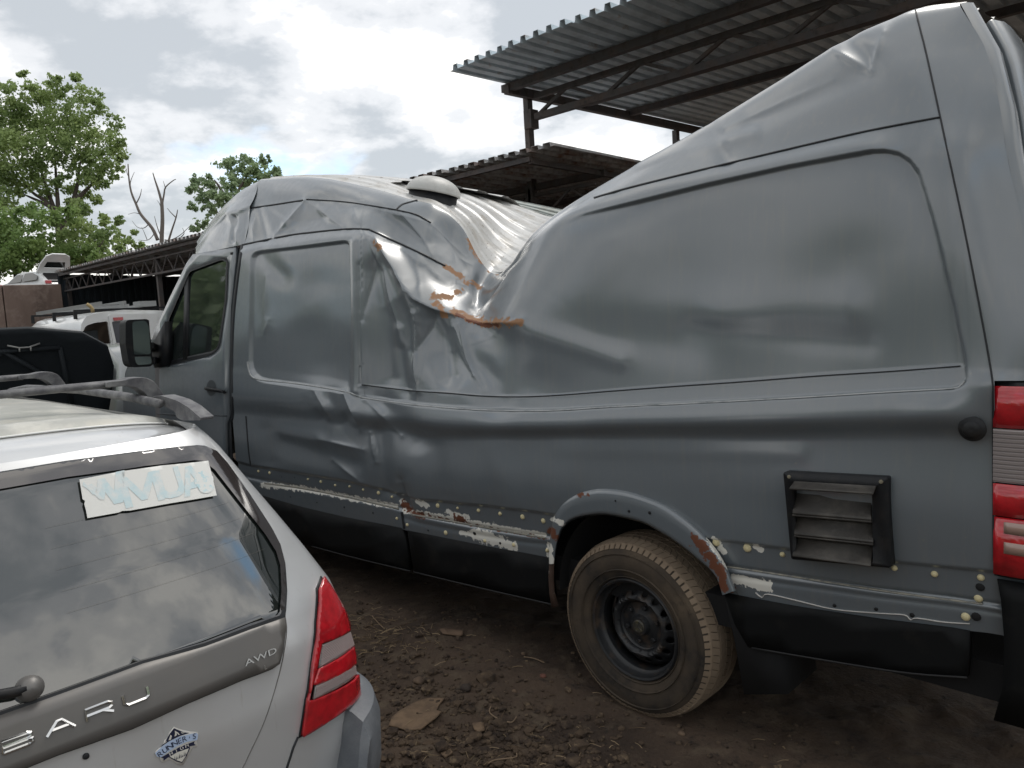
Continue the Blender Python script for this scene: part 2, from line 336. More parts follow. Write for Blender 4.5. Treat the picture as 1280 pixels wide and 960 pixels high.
# one dict per station from the cab to the tail: row -> (px, py[, Y])
ST = [
 dict(A=(297, 612), B=(296, 594), C=(295, 577), D=(290, 519), E=(289, 468), F=(289, 455), M=(292, 385), G=(299, 318), H=(302, 306), I=(312, 260), J=(327, 224)),
 dict(A=(330, 623), B=(325, 601), C=(314, 582), D=(307, 520), E=(311, 472), F=(309, 457), M=(310, 385), G=(316, 315), H=(320, 302), I=(338, 256), J=(352, 222)),
 dict(A=(375, 636), B=(370, 610), C=(370, 591), D=(367, 526), E=(372, 481), F=(371, 465), M=(370, 390), G=(372, 307), H=(374, 292), I=(385, 249), J=(395, 222)),
 dict(A=(430, 649), B=(430, 621), C=(430, 601), D=(430, 534), E=(428, 490), F=(429, 475), M=(430, 390), G=(430, 300), H=(433, 286), I=(428, 252), J=(438, 229)),
 dict(A=(455, 653), B=(455, 627), C=(455, 606), D=(455, 539), E=(450, 497), F=(450, 481), M=(449, 390), G=(457, 297), H=(461, 286), I=(465, 257), J=(480, 239)),
 dict(A=(490, 659), B=(488, 634), C=(487, 616), D=(487, 541), E=(484, 502), F=(484, 485), M=(482, 400), G=(473, 304), H=(490, 300, .16), I=(498, 263, .26), J=(513, 249, .38)),
 dict(A=(525, 669), B=(525, 645), C=(522, 625), D=(520, 549), E=(520, 506), F=(520, 489), M=(517, 430, .02), G=(508, 362, .02), H=(525, 316, .2), I=(535, 278, .32), J=(545, 258, .42)),
 dict(A=(560, 676), B=(560, 652), C=(560, 628), D=(560, 551), E=(560, 509), F=(560, 491), M=(553, 440, .045), G=(540, 384, .06), H=(556, 332, .28), I=(565, 300, .42), J=(576, 283, .5)),
 dict(A=(610, 686), B=(605, 661), C=(605, 632), D=(600, 551), E=(600, 512), F=(602, 495), M=(588, 455, .05), G=(570, 392, .12), H=(582, 364, .32), I=(590, 338, .44), J=(598, 322, .54)),
 dict(A=(650, 693), B=(650, 668), C=(650, 637), D=(650, 551), E=(650, 513), F=(648, 496), M=(625, 455, .03), G=(600, 403, .14), H=(596, 385, .3), I=(605, 358, .46), J=(616, 342, .56)),
 dict(A=(695, 701), B=(695, 673), C=(695, 644), D=(700, 551), E=(700, 512), F=(698, 494), M=(672, 440, .0), G=(640, 395, .04), H=(612, 368, .2), I=(622, 349, .28), J=(636, 331, .36)),
 dict(A=(750, 711), B=(750, 684), C=(750, 652), D=(770, 551), E=(762, 508), F=(762, 489), M=(735, 395, .01), G=(688, 286, .10), H=(684, 283, .14), I=(683, 281, .2), J=(684, 277, .27)),
 dict(A=(820, 725), B=(820, 697), C=(820, 664), D=(840, 551), E=(842, 505), F=(842, 483), M=(818, 370, .015), G=(790, 252, .07), H=(791, 233, .12), I=(792, 218, .2), J=(795, 207, .32)),
 dict(A=(900, 743), B=(899, 709), C=(900, 676), D=(920, 552), E=(930, 501), F=(930, 477), M=(905, 350), G=(880, 229), H=(880, 211), I=(878, 185), J=(880, 158)),
 dict(A=(1000, 762), B=(1000, 724), C=(1000, 689), D=(1010, 552), E=(1020, 496), F=(1020, 470), M=(1002, 330), G=(985, 206), H=(985, 186), I=(975, 140), J=(975, 100)),
 dict(A=(1100, 777), B=(1096, 738), C=(1100, 701), D=(1110, 552), E=(1115, 490), F=(1115, 464), M=(1105, 320), G=(1088, 187), H=(1085, 162), I=(1070, 95), J=(1065, 45)),
 dict(A=(1190, 788), B=(1190, 749), C=(1190, 710), D=(1190, 552), E=(1195, 486), F=(1190, 459), M=(1170, 310), G=(1142, 200), H=(1148, 149), I=(1125, 72), J=(1115, 23)),
 dict(A=(1232, 792), B=(1235, 756), C=(1241, 715), D=(1241, 552), E=(1240, 485), F=(1238, 460), M=(1210, 310), G=(1185, 190), H=(1175, 146), I=(1158, 68), J=(1144, 11)),
 dict(A=(1290, 803, .05), B=(1290, 766, .05), C=(1290, 722, .05), D=(1296, 553, .03), E=(1298, 485, .03), F=(1297, 460, .03), M=(1283, 310, .07), G=(1258, 190, .1), H=(1250, 135, .13), I=(1232, 62, .22), J=(1200, 4, .33)),
]
def rowpts(s):
    s = dict(s)
    c, d, e = s['C'], s['D'], s['E']
    s['CD'] = ((c[0]+d[0])/2, (c[1]+d[1])/2); s['D2'] = (e[0]+(d[0]-e[0])*.45, e[1]+(d[1]-e[1])*.45)
    if len(e) > 2: s['CD'] += (e[2],); s['D2'] += (e[2],)
    elif s['D'][0] > 1235: s['D2'] += (-.02,)
    return [(s[k][0], s[k][1], s[k][2] if len(s[k]) > 2 else RY[k]) for k in RN]
net = []
for s in ST: net.append([onY(*p) for p in rowpts(s)])
# over the roof: far edge pixels where it shows
FAR = {4: (520, 233), 5: (555, 236), 6: (590, 241), 7: (625, 250), 8: (662, 262), 9: (698, 272)}
full = []
for i, c in enumerate(net):
    J = c[-1]; c = list(c)
    if i in FAR: Fp = onY(*FAR[i], 1.72)
    elif i < 4: Fp = np.array((J[0]-.02, 1.68, J[2]-.01))
    elif i < 13: 
        t = (i-9)/4.; a = onY(*FAR[9], 1.72); b = np.array((net[13][-1][0], 1.68, net[13][-1][2])); Fp = a*(1-t)+b*t
    else: Fp = np.array((J[0], 1.66, J[2]))
    for t in (.12, .3, .5, .7, .88):
        q = J*(1-t)+Fp*t
        crown = .05*math.sin(math.pi*t)*(1. if i < 5 or i > 12 else .35)
        if i in (10, 11, 12): crown = -.10*math.sin(math.pi*min(1, t*1.4))*(1 if i < 12 else .3)
        q[2] += crown; c.append(q)
    c.append(Fp); c.append(Fp+np.array((0, .2, -.28))); c.append(np.array((Fp[0], 1.98, 1.3))); c.append(np.array((net[i][4][0], 2.0, .9))); c.append(np.array((net[i][0][0], 1.95, .45)))
    full.append(c)
NET = np.array(full).transpose(1, 0, 2)          # rows, cols, 3
nR, nC = NET.shape[:2]
tr = np.concatenate([[0], np.cumsum(np.mean(np.linalg.norm(np.diff(NET, axis=0), axis=2), axis=1))])
tcn = np.concatenate([[0], np.cumsum(np.mean(np.linalg.norm(np.diff(NET[:13], axis=1), axis=2), axis=0))])
def seg(t, per, extra=()):
    q = []
    for k in range(len(t)-1):
        n = max(2, int(round((t[k+1]-t[k])/(per(k) if callable(per) else per)))); q += list(t[k]+(t[k+1]-t[k])*np.arange(n)/n)
    return np.array(q+[t[-1]])
iJ = 12
qr = seg(tr, lambda k: .0062 if k < 8 else (.007 if k < iJ else (.012 if k < 18 else .09)))
qc = seg(tcn, lambda k: .0085 if k < 12 else .0065)
A1 = pchip(tr, NET, qr)                          # rows densified
VV = catmull(tcn, A1.transpose(1, 0, 2), qc).transpose(1, 0, 2)
nr, nc = VV.shape[:2]
rowJ = int(np.argmin(abs(qr-tr[iJ])))
P2 = proj(VV.reshape(-1, 3)).reshape(nr, nc, 2); U, W_ = P2[..., 0], P2[..., 1]
def sstep(d, a, b): t = np.clip((d-a)/(b-a), 0, 1); return t*t*(3-2*t)
front_rec = roundpoly([(314, 316), (372, 309), (436, 301), (438, 400), (434, 491), (372, 482), (311, 474)], [10, 1, 8, 1, 8, 1, 22])
rear_rec = [(450, 497), (484, 502.5), (520, 506.5), (560, 510), (600, 512.5), (650, 514), (700, 513), (762, 509), (842, 505.5), (930, 501), (1020, 496), (1115, 490), (1190, 486.5), (1203, 482), (1208, 474), (1206, 450), (1190, 375), (1171, 295), (1155, 238), (1147, 215), (1136, 200), (1122, 191), (1105, 187.5), (1088, 188), (985, 207), (880, 230), (790, 253), (730, 268), (688, 287), (620, 420), (560, 440), (520, 440), (470, 470)]
def sdp(poly, u, v): return np.where(inpoly(u, v, poly), 1, -1)*dpoly(u, v, poly, True)
D_ = np.zeros((nr, nc))
front = (np.arange(nr)[:, None] <= rowJ+2) & np.ones((nr, nc), bool)
left = U < 447
D_ += np.where(U < 460, .019*sstep(sdp(front_rec, U, W_), -2., 2.8), 0)
fadeL = sstep(dpoly(U, W_, [(440, 470), (520, 440), (600, 405), (640, 330), (690, 286)]), 4, 110)*(U > 520)
E_ = [(s['E'][0], s['E'][1]) for s in ST[4:18]]; dE = -(W_-np.interp(U, [p[0] for p in E_], [p[1] for p in E_]))
D_ += np.where(U > 446, .022*sstep(sdp(rear_rec, U, W_), -2., 3.)*fadeL, 0)
D_ += .022*(1-fadeL)*sstep(dE, -2., 2.5)*np.exp(-np.maximum(dE, 0)/45.)*(U > 449)*sstep(U, 1212, 1192)
d_, t_ = dseg(U, W_, 688, 287, 742, 262); D_ += .012*np.exp(-(d_/4.)**2)*(1-fadeL)*0
# the panel lip above the row of clips, the sill groove
LC = [(s['C'][0], s['C'][1]) for s in ST]; LB = [(s['B'][0], s['B'][1]) for s in ST]; LF = [(s['F'][0], s['F'][1]) for s in ST]; LD = [(s['D'][0], s['D'][1]) for s in ST]; LH = [(s['H'][0], s['H'][1]) for s in ST]
def below(L_, u, v):
    xs = [p[0] for p in L_]; ys = [p[1] for p in L_]; return v-np.interp(u, xs, ys)
bc = below(LC, U, W_); bb = below(LB, U, W_); bf = below(LF, U, W_)
D_ += .016*sstep(bc, -2, 3)*front
D_ += (.009*np.exp(-(bb/2.2)**2) - .008*sstep(bb, 0, 3))*front
D_ += .012*np.exp(-((bb-10)/3.)**2)*front*(U > 500)*0.4
D_ += .004*sstep(-bf, -1.5, 1.5)*front*(U > 452)*sstep(U, 1212, 1192)
# creases and dents (x1, y1, x2, y2, width px, amount m inward, sharp)
DENTS = [
 (472, 304, 500, 346, 6, -.022, 1), (498, 343, 522, 374, 6, -.026, 1), (520, 372, 546, 387, 6, -.03, 1), (543, 385, 570, 392, 6, -.03, 1), (566, 390, 602, 404, 6, -.03, 1), (600, 403, 652, 403, 6, -.022, 1), (592, 392, 626, 345, 5, .05, 1), (622, 346, 655, 312, 5, .03, 1), (560, 352, 604, 358, 5, -.02, 1), (575, 322, 600, 335, 5, -.016, 1), (520, 320, 566, 362, 6, -.02, 1), (575, 405, 590, 470, 7, -.018, 1), (540, 392, 520, 440, 8, .02, 1),
 (444, 302, 444, 488, 4.5, -.013, 0), (454, 300, 452, 480, 4, -.008, 0), (449, 330, 449, 480, 2, .008, 1), (470, 310, 452, 400, 4, .01, 1), (462, 300, 470, 330, 3, -.008, 1),
 (476, 335, 497, 412, 6, -.016, 1), (497, 412, 512, 470, 8, -.008, 0), (505, 350, 519, 400, 7, -.022, 1), (519, 392, 520, 489, 6, -.034, 1), (470, 340, 482, 470, 16, .022, 0), (540, 400, 556, 470, 14, .03, 0), (568, 410, 600, 490, 10, -.02, 1),
 (555, 420, 620, 500, 22, .02, 0), (500, 440, 505, 490, 10, .014, 0),
 (430, 491, 452, 537, 6, -.02, 1), (393, 488, 412, 522, 5, -.014, 1), (410, 500, 430, 525, 10, .014, 0), (380, 505, 400, 522, 8, .008, 0), (470, 505, 520, 548, 16, .022, 0), (455, 500, 500, 545, 5, -.012, 1),
 (355, 540, 400, 548, 9, -.012, 0), (400, 548, 455, 562, 7, -.018, 1), (352, 556, 440, 580, 14, .02, 0), (414, 575, 452, 603, 6, -.014, 1), (463, 541, 469, 578, 4, -.02, 1), (472, 545, 480, 610, 12, .02, 0), (500, 600, 506, 640, 8, .03, 1), (488, 618, 510, 640, 7, .02, 1), (330, 540, 335, 575, 12, .01, 0), (540, 560, 545, 620, 18, .014, 0),
 (325, 320, 350, 345, 12, .012, 0), (330, 345, 328, 400, 6, -.006, 1), (350, 325, 380, 380, 30, -.012, 0), (332, 400, 326, 420, 6, -.006, 1), (390, 360, 400, 450, 30, .014, 0),
 (345, 294, 383, 250, 6, -.022, 1), (318, 300, 318, 268, 7, -.016, 1), (331, 295, 320, 262, 8, .014, 0), (383, 250, 430, 284, 7, -.02, 1), (400, 252, 470, 262, 9, .016, 0), (360, 290, 400, 275, 12, .014, 0), (345, 240, 420, 235, 10, -.01, 0), (440, 262, 455, 284, 6, -.014, 1), (470, 262, 540, 280, 7, -.014, 1),
 (500, 262, 540, 320, 5, -.02, 1), (470, 270, 530, 305, 9, .018, 0), (490, 305, 545, 345, 6, -.016, 1), (500, 310, 520, 350, 9, .022, 0), (535, 277, 583, 320, 4, -.014, 1), (530, 335, 560, 360, 9, .03, 0), (515, 330, 530, 372, 5, -.014, 1), (545, 300, 575, 335, 8, .02, 0), (560, 350, 590, 375, 6, .02, 0), (550, 365, 580, 350, 4, -.014, 1),
 (900, 392, 1050, 385, 30, -.010, 0), (1000, 405, 1060, 340, 55, .006, 0), (860, 410, 1080, 430, 16, .004, 0), (700, 410, 860, 430, 30, .008, 0), (760, 300, 700, 400, 50, -.014, 0), (645, 408, 770, 450, 14, -.009, 0), (900, 260, 860, 330, 60, .007, 0), (1060, 300, 1100, 360, 60, -.003, 0),
 (800, 206, 940, 166, 9, -.008, 0), (890, 160, 905, 198, 11, .008, 0), (905, 160, 1040, 100, 9, -.010, 1), (1040, 62, 1088, 88, 7, -.014, 1), (1088, 88, 1104, 40, 9, -.014, 1), (1060, 50, 1085, 70, 12, .010, 0), (940, 150, 1085, 90, 14, .01, 0), 
 (700, 560, 1000, 566, 12, -.004, 0), (760, 600, 980, 640, 40, .01, 0), (1020, 620, 1200, 650, 50, -.004, 0), (700, 620, 720, 560, 20, -.006, 0), (620, 560, 640, 630, 18, -.008, 0),
]
for x1, y1, x2, y2, wd, am, sh in DENTS:
    d, t = dseg(U, W_, x1, y1, x2, y2)
    fall = np.exp(-d/wd*1.3) if sh else np.exp(-(d/wd)**2)
    fall = fall*np.where(sh and True, .35+.65*np.sin(np.pi*np.clip(t, .08, .92)), 1)
    D_ += am*fall*front
crush = np.exp(-((U-520)/120)**2)
def facets(u, v, x0, y0, x1, y1, sp, seed):
    """creased sheet: random heights joined by flat triangles"""
    r_ = np.random.RandomState(seed); px_, py_ = np.meshgrid(np.arange(x0-sp, x1+2*sp, sp), np.arange(y0-sp, y1+2*sp, sp)); px_ = px_.ravel()+r_.uniform(-.42, .42, px_.size)*sp; py_ = py_.ravel()+r_.uniform(-.42, .42, py_.size)*sp; h_ = r_.uniform(-1, 1, px_.size)
    res = geometry.delaunay_2d_cdt([Vector((float(a), float(b))) for a, b in zip(px_, py_)], [], [], 0, 1e-6)
    P = np.array([tuple(q) for q in res[0]]); H_ = np.zeros(len(P))
    for i, o_ in enumerate(res[3]): H_[i] = h_[o_[0]]
    out_ = np.zeros(u.shape)
    sel0 = (u > x0-5) & (u < x1+5) & (v > y0-5) & (v < y1+5)
    uu, vv_ = u[sel0], v[sel0]; oo = np.zeros(uu.shape)
    for t in res[2]:
        a, b, c = P[list(t)]; det = (b[1]-c[1])*(a[0]-c[0])+(c[0]-b[0])*(a[1]-c[1])
        mnx, mxx = min(a[0], b[0], c[0]), max(a[0], b[0], c[0]); mny, mxy = min(a[1], b[1], c[1]), max(a[1], b[1], c[1])
        k_ = np.nonzero((uu >= mnx) & (uu <= mxx) & (vv_ >= mny) & (vv_ <= mxy))[0]
        if not len(k_) or abs(det) < 1e-9: continue
        l1 = ((b[1]-c[1])*(uu[k_]-c[0])+(c[0]-b[0])*(vv_[k_]-c[1]))/det; l2 = ((c[1]-a[1])*(uu[k_]-c[0])+(a[0]-c[0])*(vv_[k_]-c[1]))/det; l3 = 1-l1-l2
        g_ = (l1 >= -1e-6) & (l2 >= -1e-6) & (l3 >= -1e-6); oo[k_[g_]] = (l1*H_[t[0]]+l2*H_[t[1]]+l3*H_[t[2]])[g_]
    out_[sel0] = oo; return out_
def win(u, v, cx, cy, rx, ry): return np.clip(1.25-np.hypot((u-cx)/rx, (v-cy)/ry), 0, 1)
D_ += front*fbm(U/160., W_/160., 5, 2)*(.003+.02*crush)*sstep(bc, 6, -20)
fc = facets(U, W_, 290, 215, 680, 660, 46, 3)
D_ += front*fc*(.012*win(U, W_, 520, 350, 100, 120)+.007*win(U, W_, 430, 540, 150, 60)+.012*win(U, W_, 400, 265, 130, 32))*sstep(bc, 4, -10)
fc2 = facets(U, W_, 440, 240, 660, 420, 21, 8)
D_ += front*fc2*.004*win(U, W_, 545, 335, 75, 62)
# the outer lip of the wheel arch swells out
VV[..., 1] += D_
up_ = win(U, W_, 556, 305, 75, 62)*front*sstep(bc, 4, -10)*(W_ < 400)
VV[..., 2] += up_*(fc*.026+fc2*.008+.012*fbm(U/60., W_/60., 12, 2))*sstep(qr[:, None], tr[9]-.05, tr[9]+.12)*sstep(qr[:, None], tr[12]+.02, tr[12]-.12)
# ribs of the roof sheet
tR = qr[:, None]; zone = (tR > tr[iJ]+.08) & (tR < tr[18]-.05)
ribs = np.where(zone, .011*sstep(np.sin((tR-tr[iJ])*2*math.pi/.22), .1, .6), 0)
VV[..., 2] += ribs*np.ones((1, nc))
P2 = proj(VV.reshape(-1, 3)).reshape(nr, nc, 2)
arch_cut = [(686, 830), (686, 706), (690, 668), (703, 646), (722, 632), (756, 626), (800, 634), (835, 648), (866, 672), (896, 706), (908, 742), (912, 756), (960, 830)]
F4 = gridfaces(nr, nc); cen = P2.reshape(-1, 2)[F4].mean(1)
rowid = F4[:, 0]//nc
keep = ~(inpoly(cen[:, 0], cen[:, 1], arch_cut) & (rowid < rowJ))
keep &= ~(inpoly(cen[:, 0], cen[:, 1], [(1243, 477), (1320, 477), (1320, 718), (1243, 718)]) & (rowid < rowJ))
roofsel = (rowid >= rowJ) & (rowid < int(np.argmin(abs(qr-tr[19]))))
side = VV.reshape(-1, 3)
body = mesh('body', side, [], mGrey, van)
def setgrid(o, V, Fq, attrs=None):
    me = o.data; me.clear_geometry()
    used = np.unique(Fq); rm = np.full(len(V), -1); rm[used] = np.arange(len(used))
    me.from_pydata(V[used].tolist(), [], rm[Fq].tolist()); me.polygons.foreach_set('use_smooth', [True]*len(me.polygons))
    for k, a in (attrs or {}).items():
        at = me.attributes.new(k, 'FLOAT', 'POINT'); at.data.foreach_set('value', a.reshape(-1)[used].astype(np.float32))
    me.update()
u, v = P2[..., 0], P2[..., 1]
def mk(lines, wd): 
    r = np.zeros((nr, nc))
    for l in lines: r = np.maximum(r, np.clip(1-dpoly(u, v, l)/(wd if not isinstance(l[0][0], tuple) else wd), 0, 1))
    return r*front
tan2 = mk([[(568, 388), (585, 397), (610, 404), (640, 403)]], 9.)
tan = mk([[(555, 331), (570, 342), (585, 353), (602, 357)], [(586, 298), (592, 312), (601, 326), (612, 336), (621, 340)], [(541, 368), (545, 378), (556, 394)], [(548, 370), (562, 372), (575, 364)], [(568, 387), (585, 396), (610, 403), (650, 402)], [(571, 390), (586, 400), (606, 406)], [(470, 304), (474, 310)]], 6.5)
rust = mk([[(518, 642), (532, 645)], [(570, 646), (578, 650)], [(688, 664), (697, 668)], [(868, 676), (884, 688), (892, 700)], [(905, 728), (915, 736)], [(505, 630), (512, 637)]], 8.)
rust = np.maximum(rust, .95*mk([[(572, 393), (588, 401), (608, 407), (622, 406)]], 5.))
rust = np.maximum(rust, .72*mk([[(510, 640), (580, 654), (690, 675)]], 4.5))
chip = mk([[(328, 606), (380, 611), (430, 621), (495, 633)], [(522, 627), (535, 632)], [(515, 640), (555, 647), (600, 655), (680, 669)], [(560, 640), (585, 648)], [(578, 666), (600, 672), (645, 682)], [(590, 664), (640, 680), (636, 690)], [(692, 650), (699, 656)], [(686, 682), (688, 700)], [(504, 626), (508, 640)],
            [(893, 672), (905, 690)], [(916, 720), (962, 730)], [(925, 728), (958, 736)], [(943, 684), (945, 684)], [(943, 684), (952, 687)]], 6.5)
tan = np.maximum(tan, tan2)
chip2 = mk([[(596, 668), (640, 682)], [(918, 724), (958, 733)]], 13)
chip = np.maximum(chip, chip2)*np.where((U > 965) & (W_ > 700), .72, 1)
setgrid(body, side, F4[keep & ~roofsel], dict(tan=tan, rust=rust, chip=chip))
roofp = mesh('roof_panel', side, [], mWhiteRoof, van); tag(roofp, 'caved-in ribbed white roof sheet')
setgrid(roofp, side, F4[keep & roofsel])

# surface lookup on the near side
kd = kdtree.KDTree((rowJ+1)*nc)
Pk = P2[:rowJ+1].reshape(-1, 2); Yk = VV[:rowJ+1, :, 1].reshape(-1)
for i, p in enumerate(Pk): kd.insert((p[0], p[1], 0), i)
kd.balance()
def sideY(x, y):
    r = kd.find_n((x, y, 0), 4); ws = [1/(q[2]+.3) for q in r]; return sum(Yk[q[1]]*w_ for q, w_ in zip(r, ws))/sum(ws)
def onside(x, y, off=0.): return onY(x, y, sideY(x, y)-off)
def strip(name, pts, wpx, off, mat, parent=van, sub=5, close=False):
    """flat thin strip laid along the bodywork"""
    Q = smoothpoly(pts, sub, close) if len(pts) > 2 else [tuple(np.array(pts[0])*(1-t)+np.array(pts[1])*t) for t in np.linspace(0, 1, 12)]
    V = []; Fs = []
    for i, p in enumerate(Q):
        a = np.array(Q[max(0, i-1)]); b = np.array(Q[min(len(Q)-1, i+1)]); t = b-a; t = t/(np.linalg.norm(t)+1e-9); n = np.array((-t[1], t[0]))
        for s in (-.5, .5):
            q = np.array(p)+n*s*wpx; V.append(onside(q[0], q[1], off))
    V += [v_+np.array((0, .006, 0)) for v_ in V]; k = len(Q); b = 2*k
    for i in range(k-1):
        Fs += [(2*i, 2*i+1, 2*i+3, 2*i+2), (b+2*i, b+2*i+2, b+2*i+3, b+2*i+1), (2*i, 2*i+2, b+2*i+2, b+2*i), (2*i+1, b+2*i+1, b+2*i+3, 2*i+3)]
    return mesh(name, V, Fs, mat, parent)
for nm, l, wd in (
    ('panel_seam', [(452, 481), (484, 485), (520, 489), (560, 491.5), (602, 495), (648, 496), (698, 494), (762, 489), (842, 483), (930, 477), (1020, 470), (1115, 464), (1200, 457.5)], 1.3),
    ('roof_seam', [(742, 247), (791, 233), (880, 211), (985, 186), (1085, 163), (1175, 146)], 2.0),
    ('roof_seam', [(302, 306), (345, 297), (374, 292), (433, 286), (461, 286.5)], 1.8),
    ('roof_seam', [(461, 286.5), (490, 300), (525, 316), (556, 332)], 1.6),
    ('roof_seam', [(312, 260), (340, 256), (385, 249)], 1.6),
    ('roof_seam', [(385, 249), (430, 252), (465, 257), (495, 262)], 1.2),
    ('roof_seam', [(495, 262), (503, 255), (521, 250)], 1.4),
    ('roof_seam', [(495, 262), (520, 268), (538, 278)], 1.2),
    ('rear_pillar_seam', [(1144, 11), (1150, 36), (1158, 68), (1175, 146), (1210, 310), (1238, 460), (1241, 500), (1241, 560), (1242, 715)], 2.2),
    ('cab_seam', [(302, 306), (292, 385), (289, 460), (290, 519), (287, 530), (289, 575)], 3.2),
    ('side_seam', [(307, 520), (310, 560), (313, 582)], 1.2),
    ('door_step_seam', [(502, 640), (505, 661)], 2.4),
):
    strip(nm, l, wd, .0035, mShadeTrim)  # dark strips paint in the shade along the panel seams
tag(bpy.data.objects['panel_seam'], 'thin dark seam along the belt')

# ---- wheel arch lip and well
outer = [(686, 705), (687, 680), (690, 655), (695, 640), (705, 626), (722, 615), (740, 610.5), (757, 609.5), (783, 612.5), (808, 620), (832, 630), (852, 643), (872, 660), (886, 675), (899, 692), (910, 712), (920, 738)]
inner = [(692, 705), (695, 682), (700, 664), (706, 655), (714, 649), (726, 645), (742, 642.5), (757, 642), (780, 646), (803, 652), (822, 662), (840, 673), (858, 686), (872, 698), (886, 710), (896, 723), (903, 744)]
O2 = smoothpoly(outer, 4, False); I2 = smoothpoly(inner, 4, False); k = len(O2)
V = []; Fs = []; nst = 9
for i in range(k):
    for j in range(nst):
        t = j/(nst-1); x = O2[i][0]*(1-t)+I2[i][0]*t; y = O2[i][1]*(1-t)+I2[i][1]*t
        bulge = .004+.012*math.sin(min(1, t*2.6)*math.pi/2)-.006*max(0, t-.5)
        V.append(onY(x, y, -.010-bulge+.02*(t == 0)))
    V.append(onY(I2[i][0], I2[i][1], .03))
    V.append(onY(I2[i][0]+1, I2[i][1]+2, .05))
n2_ = nst+2
for i in range(k-1):
    for j in range(n2_-1): Fs.append((i*n2_+j, i*n2_+j+1, (i+1)*n2_+j+1, (i+1)*n2_+j))
lip = mesh('wheel_arch', V, Fs, mGrey, van)
pv = proj(np.array(V)); ru = np.clip(1-dpoly(pv[:, 0], pv[:, 1], [(868, 672), (884, 690), (898, 712), (905, 735)])/13, 0, 1); ru = np.maximum(ru, np.clip(1-dpoly(pv[:, 0], pv[:, 1], [(688, 660), (696, 672)])/9, 0, 1)); ru = np.maximum(ru, .8*np.clip(1-dpoly(pv[:, 0], pv[:, 1], [(722, 618), (735, 619)])/5, 0, 1))
chv = np.clip(1-dpoly(pv[:, 0], pv[:, 1], [(690, 648), (703, 655)])/6, 0, 1); chv = np.maximum(chv, np.clip(1-dpoly(pv[:, 0], pv[:, 1], [(886, 672), (908, 705)])/9, 0, 1)); chv = np.maximum(chv, np.clip(1-dpoly(pv[:, 0], pv[:, 1], [(688, 685), (690, 705)])/7, 0, 1))
for nme, ar in (('rust', ru), ('chip', chv), ('tan', ru*0)):
    at = lip.data.attributes.new(nme, 'FLOAT', 'POINT'); at.data.foreach_set('value', ar.astype(np.float32))
# inner well: a half drum round the wheel
WX, WZ = 0.0, .385
mb = MB(); mb.lathe([(.47, .035), (.47, .42), (.0, .42)], 28, (WX+.02, 0, WZ+.04), (0, 1, 0), a0=math.pi, a1=2*math.pi)
o = mb.build('wheel_well', mBlackM, van, True)
# front edge of the well: rusty sill end hanging down
mb = MB(); mb.tube([onY(690, 700, .0), onY(689, 720, .01), onY(690, 740, .01), onY(694, 757, .02)], [.012, .014, .014, .02], 6); o = mb.build('sill_end', M('rusty_sill_end', (.06, .035, .025), .8, var=[((.45, .42, .38), 30, .62, .66)]), van, True)

